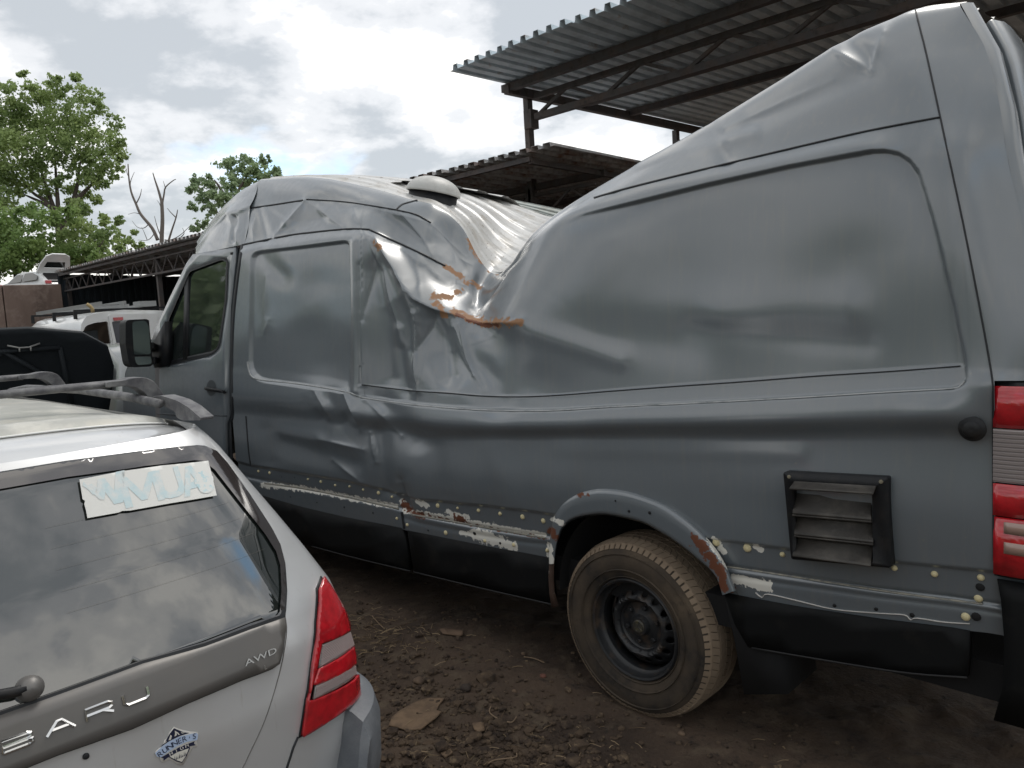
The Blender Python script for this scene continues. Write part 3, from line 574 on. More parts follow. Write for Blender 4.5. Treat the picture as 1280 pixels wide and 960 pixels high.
# ---- wheels
def make_wheel(name, cx, cy, cz, side=1, R=.385, parent=van, lab=None):
    """side=1: outer face towards -Y"""
    ax = (0, side, 0); wh = MB()
    e = bpy.data.objects.new(name, None); COL.objects.link(e); e.parent = parent; e.matrix_parent_inverse = Matrix.Translation(-parent.location)
    if lab: e['label'] = lab
    prof = [(.213, .04), (.222, .008), (.236, .0), (.27, -.012), (.31, -.016), (.345, -.008), (.362, .006), (.372, .02)]
    wh.lathe(prof, 96, (cx, cy, cz), ax); 
    wh.lathe([(R-.013, .018), (R-.011, .06), (R-.011, .19), (R-.013, .215), (.36, .235), (.3, .245), (.21, .22), (.21, .05)], 64, (cx, cy, cz), ax)
    # fine sidewall rings
    for rr_ in (.228, .262, .33): wh.lathe([(rr_-.003, -.010 if rr_ > .25 else .002), (rr_, -.0185 if rr_ > .25 else -.003), (rr_+.003, -.012 if rr_ > .25 else .0)], 96, (cx, cy, cz), ax)
    ty = mesh('tyre', wh.v, wh.f, mRubber, e); auto(ty, 50)
    tb = MB(); nb = 76
    for i in range(nb):
        a = 2*math.pi*i/nb; jit = .006*(random.random()-.5)
        for j, (y0, y1, sh) in enumerate(((.010, .052, 0), (.060, .095, .5), (.103, .138, 0), (.146, .198, .5))):
            aa = a+sh*2*math.pi/nb*.8; da = 2*math.pi/nb*.455; sk = .02*(1 if j % 2 else -1)
            r0, r1 = R-.02, R-.0005
            ring = []
            for (yy, s2) in ((y0, -sk), (y1, sk)):
                for qa in (aa-da+s2, aa+da+s2): ring.append((qa, yy))
            rl = r0; vv = []
            for r_ in (rl, r1):
                for qa, yy in (ring[0], ring[1], ring[3], ring[2]):
                    rq = r_ - (.012 if (j == 0 and yy < .02 and r_ == r1) else 0)
                    vv.append((cx+rq*math.cos(qa), cy+side*yy, cz+rq*math.sin(qa)))
            tb.add(vv, [(0, 1, 2, 3), (7, 6, 5, 4), (0, 4, 5, 1), (1, 5, 6, 2), (2, 6, 7, 3), (3, 7, 4, 0)])
        # shoulder lugs running down onto the sidewall
        r0, r1 = .352, .3735; vv = []
        for r_, yy in ((r0, -.004), (r1, .017)):
            for qa in (a-da*.8, a+da*.8): vv.append((cx+r_*math.cos(qa), cy+side*(yy-.004), cz+r_*math.sin(qa)))
        for r_, yy in ((r0, .004), (r1, .026)):
            for qa in (a-da*.8, a+da*.8): vv.append((cx+r_*math.cos(qa), cy+side*yy, cz+r_*math.sin(qa)))
        tb.add(vv, [(0, 1, 3, 2), (4, 6, 7, 5), (0, 4, 5, 1), (2, 3, 7, 6), (0, 2, 6, 4), (1, 5, 7, 3)])
    t_ = tb.build('tread', mTread, e); tag(t_, kind='stuff')
    # rim: barrel, disc with round holes, hub dome
    rm = MB(); c = (cx, cy, cz)
    rm.lathe([(.213, .045), (.219, .006), (.214, .0), (.207, .004), (.203, .03), (.197, .04), (.190, .046), (.186, .11)], 72, c, ax)
    NH = 16; pts = []; n = 96
    outr = [(.187*math.cos(2*math.pi*i/n), .187*math.sin(2*math.pi*i/n)) for i in range(n)]
    inr = [(.105*math.cos(2*math.pi*i/48), .105*math.sin(2*math.pi*i/48)) for i in range(48)]
    holes = [inr]
    for i in range(NH):
        a = 2*math.pi*(i+.5)/NH; holes.append([(.150*math.cos(a)+.0135*math.cos(b_)*1.0, .150*math.sin(a)+.0135*math.sin(b_)) for b_ in np.linspace(0, 2*math.pi, 11)[:-1]])
    V2, T2 = cdt(outr, holes, .012)
    def disc_h(r): return .075 - .035*math.exp(-((r-.125)/.022)**2) + .03*max(0, (r-.16)/.027)
    VV2 = [(cx+x, cy+side*disc_h(math.hypot(x, y)), cz+y) for x, y in V2]
    rm.add(VV2, T2)
    rm.lathe([(.105, .060), (.100, .078), (.095, .080), (.07, .078), (.045, .066), (.040, .052), (.037, .046), (.0, .044)], 48, c, ax)
    ri = mesh('rim', rm.v, rm.f, mRim, e); auto(ri, 40); solid(ri, .003, 0)
    for i in range(6):
        hb = MB(); a = 2*math.pi*i/6+.3; cc = (cx+.078*math.cos(a), cy+side*.078, cz+.078*math.sin(a)); hb.lathe([(.011, 0), (.011, -.014), (.0085, -.017), (0, -.017)], 6, cc, ax); hb.build('wheel_nut', mRim, e)
    hb = MB(); hb.lathe([(.03, .0), (.029, -.006), (.024, -.010), (0, -.010)], 24, (cx, cy+side*.05, cz), ax)
    hb.tube([(cx, cy+side*.039, cz), (cx, cy+side*.039, cz+.022)], .0022, 5)
    for q in (-.5, 3.64): hb.tube([(cx, cy+side*.039, cz), (cx+.022*math.cos(q), cy+side*.039, cz+.022*math.sin(q))], .0022, 5)
    hb.lathe([(.0245, -.008), (.0245, -.0125), (.0215, -.0125), (.0215, -.008)], 24, (cx, cy+side*.05, cz), ax)
    hb.build('hub_cap', M('dirty_hub_badge', (.045, .042, .036), .5, var=((.09, .08, .05), 60, .5, .6)), e)
    dk = MB(); dk.lathe([(0, .12), (.2, .12), (.2, .14), (0, .14)], 24, c, ax); dk.build('brake_drum', mBlackM, e)
    return e
wheelR = make_wheel('wheel', -.045, .035, .342, 1, lab='dusty rear wheel on a black steel rim')
def copytree(o, parent=None):
    c = o.copy(); COL.objects.link(c)
    if parent: c.parent = parent
    for ch in [x for x in bpy.data.objects if x.parent == o]: copytree(ch, c)
    return c
for loc, fl in (((-4.31, .0, -.03), 0), ((-.0, 1.98, 0), 1), ((-4.31, 1.98, -.03), 1)):
    c = copytree(wheelR); c.parent = van; c['label'] = 'wheel hidden under the van'
    if 'label' in c: del c['label']
    c.location = loc
    if fl: c.scale = (1, -1, 1)

# ---- black skirts under the sills
def sidepatch(name, poly, Yf, mat, parent=van, holes=(), step=None, thick=.02, off=0, smooth=True):
    V_, T_ = cdt(poly, holes, step); Vs = [onY(x, y, (Yf(x, y) if callable(Yf) else Yf)) for x, y in V_]
    o = mesh(name, Vs, T_, mat, parent, smooth)
    # make the outward side face the camera
    me = o.data; nrm = np.zeros(len(me.polygons)*3); me.polygons.foreach_get('normal', nrm); nrm = nrm.reshape(-1, 3)
    if nrm[:, 1].mean() > 0: me.flip_normals()
    if thick: solid(o, thick, -1)
    return o
def skY(y0, y1, a=.035, b=.10):
    return lambda x, y: a
sidepatch('side_skirt', [(300, 610), (330, 620), (375, 633), (430, 646), (502, 660), (507, 680), (511, 713), (450, 699), (385, 682), (300, 662)], lambda x, y: .035, mSkirt, thick=.03, step=20)
sidepatch('side_skirt', [(509, 663), (560, 673), (610, 683), (650, 690), (686, 697), (688, 720), (692, 755), (650, 746), (580, 729), (517, 715)], lambda x, y: .035, mSkirt, thick=.03, step=20)
sidepatch('rear_skirt', [(905, 741), (940, 748), (1000, 759), (1100, 774), (1190, 785), (1212, 789), (1211, 820), (1209, 847), (1150, 842), (1065, 831), (975, 818), (935, 809), (918, 780)], lambda x, y: .03, mSkirt, thick=.03, step=20)
for l in ([(390, 683), (450, 699), (513, 714)], [(517, 715), (600, 735), (692, 756)], [(940, 810), (1065, 831), (1140, 842), (1209, 847)]):
    mb = MB(); mb.tube([onY(x, y, .03) for x, y in smoothpoly(l, 4, False)], .004, 6); mb.build('skirt_highlight_lip', M('skirt_edge_highlight', (.012, .012, .013), .6), van, True)  # lip slightly paler than the skirt, drawn for its edge highlight
# mud flap behind the wheel
sidepatch('mud_flap', [(905, 742), (935, 748), (975, 815), (985, 868), (930, 868), (918, 800)], .06, mBlackM, thick=.25)
# ---- clips, holes along the sill
clipm = M('yellowed_clip', (.62, .54, .32), .5); boltm = M('worn_bolt', (.2, .18, .13), .5)
mb = MB(); mb.lathe([(.0, -.007), (.006, -.0065), (.0095, -.003), (.0105, 0), (.0105, .01)], 12); cl0 = mesh('clip', mb.v, mb.f, clipm, van)
mb = MB(); mb.lathe([(.0105, .001), (.0105, -.002), (.0145, -.002), (.0145, .001)], 12); ring0 = None
CL = [(323, 589), (337, 591), (385, 599), (401, 602), (419, 606.5), (437, 608), (454, 612), (473, 616), (490, 621), (496, 648), (509, 656), (547, 632), (572, 635), (598, 638), (625, 642), (653, 646), (679, 651), (557, 666), (606, 676), (642, 681), (684, 688), (895, 678), (934, 685), (978, 693), (1118, 710), (1168, 717.5), (1226, 722), (1223, 748), (1207, 771)]
for i, (x, y) in enumerate(CL):
    c = cl0 if i == 0 else cl0.copy()
    if i: COL.objects.link(c)
    c.location = tuple(onside(x, y, .0015)); s_ = random.uniform(.7, 1.35)*(.95 if x < 700 else 1.15); c.scale = (s_, 1, s_)
mb = MB(); mb.lathe([(0, -.001), (.006, -.001), (.0065, .004)], 10); h0 = mesh('drain_hole', mb.v, mb.f, mBlackM, van)
HL = [(363, 621, .7), (396, 628, .7), (430, 634, .8), (466, 641, .9), (535, 663, .8), (593, 666.5, 1.6), (625, 679, 1), (352, 596, .5), (368, 597, .5), (786, 639, .9), (812, 641, 1.1), (1095, 761.5, 1.), (1225, 734, 2.0), (1220, 771, 2.2), (769, 626, .6), (1043, 757, 1.), (1140, 769, 1.2)]
for i, (x, y, s_) in enumerate(HL):
    c = h0 if i == 0 else h0.copy()
    if i: COL.objects.link(c)
    off = .002 if not (690 < x < 880 and y < 700) else .026
    c.location = tuple(onside(x, y, off)); c.scale = (s_, 1, s_)

# ---- louvred vent low on the side
vY = lambda x, y: -.012
frm_o = [(979, 590), (1109, 597), (1113, 710), (989, 699)]
frm_i = [(990, 604), (1090, 611), (1091, 703), (993, 694)]
lv = sidepatch('vent_frame', roundpoly(frm_o, 3), lambda x, y: -.045, mBlackP, holes=[frm_i], thick=.045)
sidepatch('vent_back', [(985, 600), (1095, 605), (1096, 705), (990, 697)], -.006, mBlackM, lv, thick=.004)
slm = M('dusty_black_slat', (.05, .046, .042), .55, var=((.10, .09, .078), 14, .45, .75), bump=(90, .2))
def slat(tl, tr_, br, bl, y0, y1, cap=False):
    n = 8; V = []; 
    for i in range(n+1):
        t = i/n; yy = y0+(y1-y0)*t**1.6; a = np.array(tl)*(1-t)+np.array(bl)*t; b = np.array(tr_)*(1-t)+np.array(br)*t
        V += [onY(a[0], a[1], yy), onY(b[0], b[1], yy)]
    Fs = [(2*i, 2*i+1, 2*i+3, 2*i+2) for i in range(n)]
    o = mesh('slat', V, Fs, slm, lv); solid(o, .006, 0); return o
S_ = lambda x, y: (940+x/3.2, 560+y/3.2)
slat(S_(172, 133), S_(497, 152), S_(484, 184), S_(150, 163), -.05, -.085)
slat(S_(172, 180), S_(478, 205), S_(477, 288), S_(163, 262), -.012, -.055)
slat(S_(174, 272), S_(485, 300), S_(485, 378), S_(170, 346), -.012, -.055)
slat(S_(178, 360), S_(485, 388), S_(474, 474), S_(163, 432), -.012, -.058)
for a, b in ((S_(163, 268), S_(477, 294)), (S_(170, 352), S_(485, 385))):
    mb = MB(); mb.tube([onY(*a, -.05), onY(*b, -.05)], .004, 6); mb.build('slat_lip', slm, lv, True)
for x, y in (S_(148, 115), S_(516, 135)):
    mb = MB(); mb.lathe([(0, -.004), (.006, -.003), (.007, .002)], 8, onY(x, y, -.046)); mb.build('screw', boltm, lv)
# ---- round filler cap
mb = MB(); c = onside(1217, 535, .0)+np.array((0, -.018, 0)); mb.lathe([(0, -.012), (.02, -.014), (.024, -.008), (.026, -.002), (.034, -.002), (.037, .004)], 24, c); mb.build('side_cap', mBlackP, van, True)

# ---- tail lamp wrapped round the corner
tl = bpy.data.objects.new('tail_light', None); COL.objects.link(tl); tl.parent = van
def tlpatch(name, y0, y1, mat, off=0, n=10, x0=1243.5, ribs=0):
    """curved slab from the side round to the rear"""
    p0 = onY(x0, (y0+y1)/2, .0)[0]; zt = onY(1260, y0, 0)[2]; zb = onY(1260, y1, 0)[2]
    path = [(p0+.0, -.002-off), (p0+.05, -.004-off), (p0+.10, .004-off), (p0+.145+off*.5, .025-off*.6), (p0+.172+off, .06), (p0+.185+off, .11), (p0+.19+off, .2)]
    path = smoothpoly(path, 3, False); V = []; nz = max(2, ribs*4+1) if ribs else 3
    for k_ in range(nz):
        z = zt+(zb-zt)*k_/(nz-1); dd = .0035*(1 if (k_ % 4) in (1, 2) else 0) if ribs else 0
        for (x, y) in path: V.append((x, y-dd, z+.0))
    m_ = len(path); Fs = [tuple(q) for q in gridfaces(nz, m_)]
    o = mesh(name, V, Fs, mat, tl, not ribs); 
    solid(o, .01, 0); return o
tlpatch('lamp_housing', 478, 722, mBlackP, -.006)
tlpatch('red_lens', 482, 534, mRed, .012)
tlpatch('clear_lens', 537, 602, mClearV, .010, ribs=12)
tlpatch('red_lens', 604, 644, mRed, .012)
tlpatch('red_lens', 646, 718, mRed, .009)
tlpatch('small_clear_lens', 651, 665, mAmber, .013, x0=1257)
tlpatch('small_clear_lens', 676, 690, mAmber, .013, x0=1257)
# rear bumper corner
mb = MB()
pb = [(1.30, .012), (1.42, .02), (1.50, .06), (1.54, .14), (1.55, .4), (1.55, 1.9)]
pb = smoothpoly(pb, 3, False); zs = [.86, .80, .70, .55, .42]; V = []
for zi, z in enumerate(zs):
    for (x, y) in pb: V.append((x+(.0, .012, .02, .02, -.01)[zi], y-(.0, .008, .012, .012, -.01)[zi], z))
o = mesh('rear_bumper', V, [tuple(q) for q in gridfaces(len(zs), len(pb))], mSkirt, van); solid(o, .01, 0)

# ---- rear face: pillar return, two doors (the near one ajar)
def lerp(a, b, t): return np.array(a)*(1-t)+np.array(b)*t
prof = [VV[int(np.argmin(abs(qr-tr[k_]))), -1] for k_ in range(iJ+1)]      # last station, bottom to top
prof = [np.array(p) for p in prof]
V = []; nn = len(prof)
for p in prof:
    for d in ((0, 0), (.018, .010), (.030, .03), (.032, .055), (.015, .065), (-.06, .065)):
        V.append((p[0]+d[0], p[1]+d[1], p[2]-(.010 if d[1] > .05 else 0)))
mesh('rear_pillar', V, [tuple(q) for q in gridfaces(nn, 6)], mGreyP, van)
topz = prof[-1]
_z = [p[2] for p in prof]; _x = [p[0] for p in prof]; _y = [p[1] for p in prof]
def backX(z): return float(np.interp(z, _z, _x))
def sideYz(z): return float(np.interp(z, _z, _y))
def doorslab(name, far, gap, ajar, parent=van):
    V = []; n1, n2 = 9, 34; zl = np.linspace(.5, topz[2]-.035, n2)
    for z in zl:
        ya = sideYz(z)+gap+.05*max(0, (z-1.9)/.7)*(1-far); yb = 1.0
        if far: ya, yb = 1.012, 2.0-sideYz(z)-.07
        for s in np.linspace(0, 1, n1):
            V.append((backX(z)+.012+ajar*(1-s)*(.3+.7*(z-.5)/2.2)+.03*math.sin(min(1, s*5 if not far else 1)*math.pi/2), ya+(yb-ya)*s, z))
    o = mesh(name, V, [tuple(q) for q in gridfaces(n2, n1)], mGreyP, parent); solid(o, .045, -1); bev(o, .012, 3); return o
d1 = doorslab('rear_door', 0, .085, .03); tag(d1, 'rear door standing slightly ajar')
doorslab('rear_door', 1, .0, .0)
mb = MB(); 
for z in (1.05, 1.75): mb.box((backX(z)+.035, sideYz(z)+.075, z), (.05, .06, .10))
mb.build('hinge', mBlackP, van)
# rear inner frame: rust stained sill of the opening
mb = MB(); mb.tube([(backX(2.5)+.0, .45, 2.52), (backX(2.5)-.02, 1., 2.56), (backX(2.5), 1.55, 2.52)], .03, 8); mb.build('door_header', M('stained_frame', (.25, .22, .18), .6, var=((.2, .1, .05), 20, .5, .7)), van, True)

# ---- inside: dark floor and bulkhead so no daylight leaks through
mb = MB(); mb.box((-1.6, 1., .5), (5.8, 1.8, .12)); mb.box((-3.55, 1., 1.4), (.04, 1.8, 1.7)); mb.build('load_floor', mBlackM, van)
mb = MB()
for y in (.55, 1.45): mb.box((-1.6, y, .36), (6.2, .1, .14))
for x in (0, -4.31): mb.tube([(x, .15, .385), (x, 1.8, .385)], .05, 8)
mb.box((-2.3, 1., .33), (1.2, .7, .22)); mb.tube([(-1.2, .7, .3), (.9, .75, .33), (1.3, .6, .35)], .045, 8)
mb.build('chassis', mBlackM, van)

# pale bead of sealer along the rear sill groove, and the thin wavy scratch line under it
mBead = M('beige_sealer', (.30, .28, .23), .7, var=((.18, .18, .17), 30, .45, .6))
strip('sealer_bead', [(906, 708), (960, 716), (1030, 727), (1096, 737.5), (1160, 746.5), (1228, 755)], 2.0, .003, mBead)
strip('sealer_bead', [(330, 604), (375, 610), (430, 620.5), (498, 636)], 2.0, .003, mBead)
strip('sealer_bead', [(512, 643), (555, 650), (605, 659), (682, 672.5)], 2.0, .003, mBead)
strip('loose_wire', [(944, 741), (952, 747), (960, 743), (1000, 752), (1043, 762), (1100, 767), (1130, 769), (1138, 775), (1146, 773), (1180, 778), (1212, 780)], 1.0, .004, M('pale_wire', (.55, .53, .5), .6), sub=4)
# buckled ribbed flange of the far roof edge
V = []; Fs = []; n_ = 34
for i in range(n_):
    t = i/(n_-1); top = np.array((612+108*t, 245+18*t+3*t*t)); bot = np.array((650+52*t, 258+17*t))
    for j in range(15):
        s = j/14; q = top*(1-s)+bot*s; p = onY(q[0], q[1], 1.98-.10*s); V.append(p+np.array((0, .012*math.sin(s*math.pi*5), 0)))
rf = mesh('buckled_flange', V, [tuple(q) for q in gridfaces(n_, 15)], M('pale_green_sheet', (.34, .37, .35), .5, var=((.2, .19, .16), 12, .5, .75)), van); solid(rf, .004, 0)

mBeltGlint = M('worn_belt_highlight', (.36, .37, .37), .45, var=((.16, .175, .18), 14, .5, .72))  # sky highlight on the worn belt ridge, painted as a pale strip
strip('belt_highlight', [(309, 452), (311, 464), (317, 472.5), (340, 476), (380, 480.5), (430, 489), (450, 496), (484, 501.5), (520, 506), (560, 509.5), (600, 512.2), (650, 513.5), (700, 512.6), (762, 508.6), (842, 505), (930, 500.6), (1020, 495.6), (1115, 489.6), (1188, 485.6), (1200, 482), (1206, 476)], 1.7, .003, mBeltGlint)

# ================================================================== cab of the van
def doorY(x, y):
    z = onY(x, y, 0)[2]; z = onY(x, y, .15*max(0, (z-1.4))**1.3)[2] if z > 1.4 else z
    fy = .0
    if z > 1.4: fy = .13*max(0, (z-1.4)/.9)**1.3
    d, _ = dseg(np.array(x), np.array(y), 190, 519, 290, 519)
    b = -.03*math.exp(-((y-500)/30.)**2) if y < 519 else -.012
    return fy + b*.6 - .018
win_out = roundpoly([(235.5, 338), (277, 322.5), (285, 326), (283, 375), (274.5, 434), (265, 444), (207, 458), (205, 440), (209.5, 398)], [5, 4, 4, 1, 7, 7, 5, 1, 2], 3)
door_out = [(295, 309), (291, 345), (287, 385), (285, 460), (286, 519), (282, 530), (284, 620), (200, 600), (194.5, 520), (193.5, 462), (191, 440), (190, 424), (196, 407), (214, 368), (233, 329), (241, 318), (262, 314)]
cdoor = sidepatch('cab_door', door_out, doorY, mGrey, holes=[win_out], step=7, thick=.03)
# glass and its black surround
V_, T_ = cdt(win_out, step=8)
gl = mesh('window_glass', [onY(x, y, doorY(x, y)+.014) for x, y in V_], T_, mGlass, cdoor)
wi = [(235, 338), (238, 337)]
def ring2d(name, poly, wpx, Yf, mat, parent, off, depth=.02):
    P = np.array(poly); c = len(P); In = []
    area = sum(P[i][0]*P[(i+1) % c][1]-P[(i+1) % c][0]*P[i][1] for i in range(c)); sg = 1 if area > 0 else -1
    for i in range(c):
        t = P[(i+1) % c]-P[i-1]; t = t/(np.linalg.norm(t)+1e-9); In.append(P[i]+sg*wpx*np.array((-t[1], t[0])))
    V = []
    for i in range(c):
        V += [onY(P[i][0], P[i][1], Yf(*P[i])-off), onY(In[i][0], In[i][1], Yf(*In[i])-off), onY(In[i][0], In[i][1], Yf(*In[i])+depth)]
    Fs = []
    for i in range(c):
        a = 3*i; b = 3*((i+1) % c); Fs += [(a, b, b+1, a+1), (a+1, b+1, b+2, a+2)]
    return mesh(name, V, Fs, mat, parent, False)
ring2d('window_seal', win_out, 2.2, doorY, mBlackP, cdoor, .003)
sidepatch('window_divider', [(230.5, 346), (235.5, 340), (234, 453), (228.5, 454)], lambda x, y: doorY(x, y)+.0, mBlackP, cdoor, thick=.02)
sidepatch('window_divider', [(208, 452), (232, 446), (265, 439), (273, 433), (266, 444), (232, 451), (207, 458)], lambda x, y: doorY(x, y)+.002, mBlackP, cdoor, thick=.02)
# handle
mb = MB(); hp = [onY(x, y, doorY(x, y)-o_) for x, y, o_ in ((257, 485.5, .0), (259, 486, .03), (266, 487, .04), (276, 489, .04), (280, 490, .03), (281, 490.5, .0))]
mb.tube(hp, [.012, .014, .013, .013, .012, .010], 8); mb.build('handle', mBlackP, cdoor, True)
V_, T_ = cdt([(264+6*math.cos(a)*1.0, 485+10*math.sin(a)) for a in np.linspace(0, 6.283, 20)[:-1]]); mesh('handle_recess_shade', [onY(x, y, doorY(x, y)-.002) for x, y in V_], T_, M('recess_shade', (.05, .056, .062), .5), cdoor)
# small lettering left on the glass
# lower door crease, its shade drawn as a dark tube
mb = MB(); mb.tube([onY(x, y, doorY(x, y)-.0005) for x, y in ((196, 517), (215, 518.5), (250, 519), (284, 520))], .004, 5); mb.build('door_crease_shade', mShadeTrim, cdoor, True)
# mirror
def xpatch(name, poly, X, mat, parent, thick, holes=(), dirx=-1):
    V_, T_ = cdt(poly, holes); Vs = [onX(x, y, X) for x, y in V_]; o = mesh(name, Vs, T_, mat, parent, False)
    me = o.data; nrm = np.zeros(len(me.polygons)*3); me.polygons.foreach_get('normal', nrm)
    if nrm.reshape(-1, 3)[:, 0].mean() < 0: me.flip_normals()
    if thick: solid(o, thick, -1)
    return o
mir = bpy.data.objects.new('side_mirror', None); COL.objects.link(mir); mir.parent = van
hs = roundpoly([(157, 400), (186, 398.5), (189, 430), (191.5, 458), (162, 459.5), (157, 430)], [5, 5, 1, 6, 8, 1], 4)
o = xpatch('mirror_housing', hs, -4.62, mBlackP, mir, .14); bev(o, .025, 3)
xpatch('mirror_glass', roundpoly([(165, 402), (182, 400.5), (186, 408), (188.5, 443), (167.5, 443.5)], [5, 4, 2, 3, 3]), -4.612, M('mirror_glass', (.10, .13, .125), .06, metal=.7), mir, .006)
xpatch('wide_angle_glass', roundpoly([(168, 446), (188.5, 445.5), (190, 455), (171, 456.5)], [2, 2, 3, 4]), -4.612, M('wide_mirror_glass', (.2, .24, .23), .2, metal=.7), mir, .006)
sidepatch('mirror_foot', [(191, 429), (196, 420), (206, 402), (207.5, 457), (193, 460), (189, 448)], lambda x, y: -.055, mBlackP, mir, thick=.06)
mb = MB(); mb.bar(onX(186, 432, -4.66), onY(194, 436, -.03), .07, .05); mb.bar(onX(188, 450, -4.66), onY(195, 452, -.03), .07, .05); mb.build('mirror_arm', mBlackP, mir)
# cab roof cap in front of the B pillar
cap = []
for H, I, J, ys in (((303, 305.5), (312, 260), (327, 224), (.10, .20, .35)), ((271, 312), (284, 267), (299, 241), (.12, .23, .38)), ((252, 317), (259, 290), (270, 269), (.16, .28, .42)), ((243, 317), (244, 310), (248, 301), (.22, .34, .48))):
    col = [onY(*H, ys[0]-.012), onY((H[0]+I[0])/2, (H[1]+I[1])/2, (ys[0]*.55+ys[1]*.45)-.02), onY(*I, ys[1]-.01), onY((I[0]+J[0])/2+1, (I[1]+J[1])/2, (ys[1]*.6+ys[2]*.4)-.01), onY(*J, ys[2])]
    cap.append(col)
for k_, c in enumerate(cap):
    J = c[-1]; bow = (.0, .04, .10, .16)[k_]
    for t in (.15, .5, .85): c.append(np.array((J[0]-bow*math.sin(math.pi*t), J[1]+(1.98-2*J[1]+.0)*t, J[2]+.035*math.sin(math.pi*t))))
    for q in (4, 3, 2, 1, 0): c.append(np.array((c[q][0], 1.98-c[q][1], c[q][2])))
cap = np.array(cap); tq = np.linspace(0, 3, 61); tw = np.arange(cap.shape[1]); qw = np.concatenate([np.linspace(0, 4, 49), np.linspace(4, cap.shape[1]-1, 40)[1:]])
CP = catmull(np.arange(4.), cap, tq); CP = catmull(tw.astype(float), CP.transpose(1, 0, 2), qw)
pc = proj(CP.reshape(-1, 3)).reshape(CP.shape[0], CP.shape[1], 2); cu_, cv_ = pc[..., 0], pc[..., 1]; nearm = (CP[..., 1] < .6)
dd = np.zeros(cu_.shape)
for x1, y1, x2, y2, wd, am, sh in ((289, 300, 291, 272, 3, .02, 0), (295, 302, 285, 268, 4, -.016, 1), (290, 268, 306, 262, 6, -.02, 1), (270, 300, 280, 280, 8, .014, 0), (303, 300, 308, 265, 3, .008, 1)):
    d, t = dseg(cu_, cv_, x1, y1, x2, y2); dd += am*(np.exp(-d/wd*1.3) if sh else np.exp(-(d/wd)**2))
ILn = [(244, 310), (259, 290), (284, 267.5), (312, 260)]; dl = below(ILn, cu_, cv_); dd += .012*sstep(dl, -1.5, 1.5)+fbm(cu_/20, cv_/20, 3, 2)*.01
CP[..., 1] += dd*nearm
mesh('cab_roof', CP.reshape(-1, 3), [tuple(q) for q in gridfaces(*CP.shape[:2])], mGrey, van)
mb = MB(); mb.tube([onY(x, y, .2) for x, y in ((241, 319), (262, 314), (296, 309))], .006, 6); mb.build('drip_seam_shade', mShadeTrim, van, True)
# windscreen, bonnet, front
a0 = onY(243, 316, .22); a1 = onY(233, 329, .13); a2 = onY(214, 368, .06); a3 = onY(191, 424, .03)
rows_ = []
for p, bw in ((a0, .16), (a1, .2), (a2, .28), (a3, .34)):
    rows_.append([np.array((p[0]-bw*math.sin(math.pi*t), p[1]+(1.98-2*p[1])*t, p[2]-.02*math.sin(math.pi*t))) for t in np.linspace(0, 1, 13)])
mesh('windscreen', np.array(rows_).reshape(-1, 3), [tuple(q) for q in gridfaces(4, 13)], mGlass, van)
b0 = a3; rows_ = []
for k_, (dx_, z, yy, bw) in enumerate(((0, a3[2], .03, .34), (-.25, a3[2]-.08, -.0, .36), (-.62, a3[2]-.26, -.0, .30), (-.78, a3[2]-.42, .02, .24), (-.82, .8, .0, .22), (-.82, .35, .0, .22))):
    rows_.append([np.array((b0[0]+dx_-bw*math.sin(math.pi*t), yy+(1.98-2*yy)*t, z)) for t in np.linspace(0, 1, 13)])
mesh('bonnet', catmull(np.arange(6.), np.array(rows_), np.linspace(0, 5, 26)).reshape(-1, 3), [tuple(q) for q in gridfaces(26, 13)], mGreyP, van)
for yy, sg in ((0.0, 1), (1.98, -1)):
    V_, T_ = cdt([(-4.75, .42), (b0[0]-.8, .42), (b0[0]-.82, .85), (b0[0]-.76, a3[2]-.44), (b0[0]-.6, a3[2]-.27), (b0[0]-.25, a3[2]-.1), (b0[0], a3[2]), (-4.70, a3[2]), (-4.66, 1.0)]); o = mesh('front_wing', [(x, yy, z) for x, z in V_], T_, mGreyP, van, False); solid(o, .02, 0)
V_, T_ = cdt([(-4.9, .4), (-3.45, .4), (-3.3, 1.3), (-3.35, 2.25), (-4.2, 2.25), (-4.9, 1.4)]); o = mesh('far_cab_side', [(x, 1.98, z) for x, z in V_], T_, mGreyP, van, False)
# seats and wheel in the cab
mb = MB(); mb.box((-3.75, .55, 1.05), (.5, .5, .18)); mb.box((-3.55, .55, 1.4), (.14, .46, .62)); mb.box((-3.75, 1.4, 1.05), (.5, .5, .18)); mb.box((-3.55, 1.4, 1.4), (.14, .46, .62)); o = mb.build('seats', mBlackM, van); bev(o, .05, 3); tag(o, kind='stuff')

# ---- dome vent on the white roof
rc = np.array(onY(541, 247, .62)); axv = UP*.97+RT*.16; axv = axv/np.linalg.norm(axv); axv = axv - FW*.12; axv /= np.linalg.norm(axv)
dv = bpy.data.objects.new('roof_vent', None); COL.objects.link(dv); dv.parent = van
mb = MB(); R_ = .168; prof = [(R_*math.cos(t), .03+.098*math.sin(t)) for t in np.linspace(0, math.pi/2, 12)]; mb.lathe([(R_*.93, .02), (R_, .022)]+prof, 40, rc, axv)
mesh('dome', mb.v, mb.f, M('chalky_dome', (.5, .5, .48), .45, var=((.36, .35, .33), 12, .45, .75)), dv)
mb = MB(); mb.lathe([(.15, -.07), (.15, .025), (0, .025)], 28, rc, axv); mb.build('vent_base', mBlackP, dv, True)
mb = MB(); mb.lathe([(.006, 0), (.005, .012), (0, .014)], 8, rc+axv*.106-FW*.05-RT*.02, axv); mb.build('screw', boltm, dv)

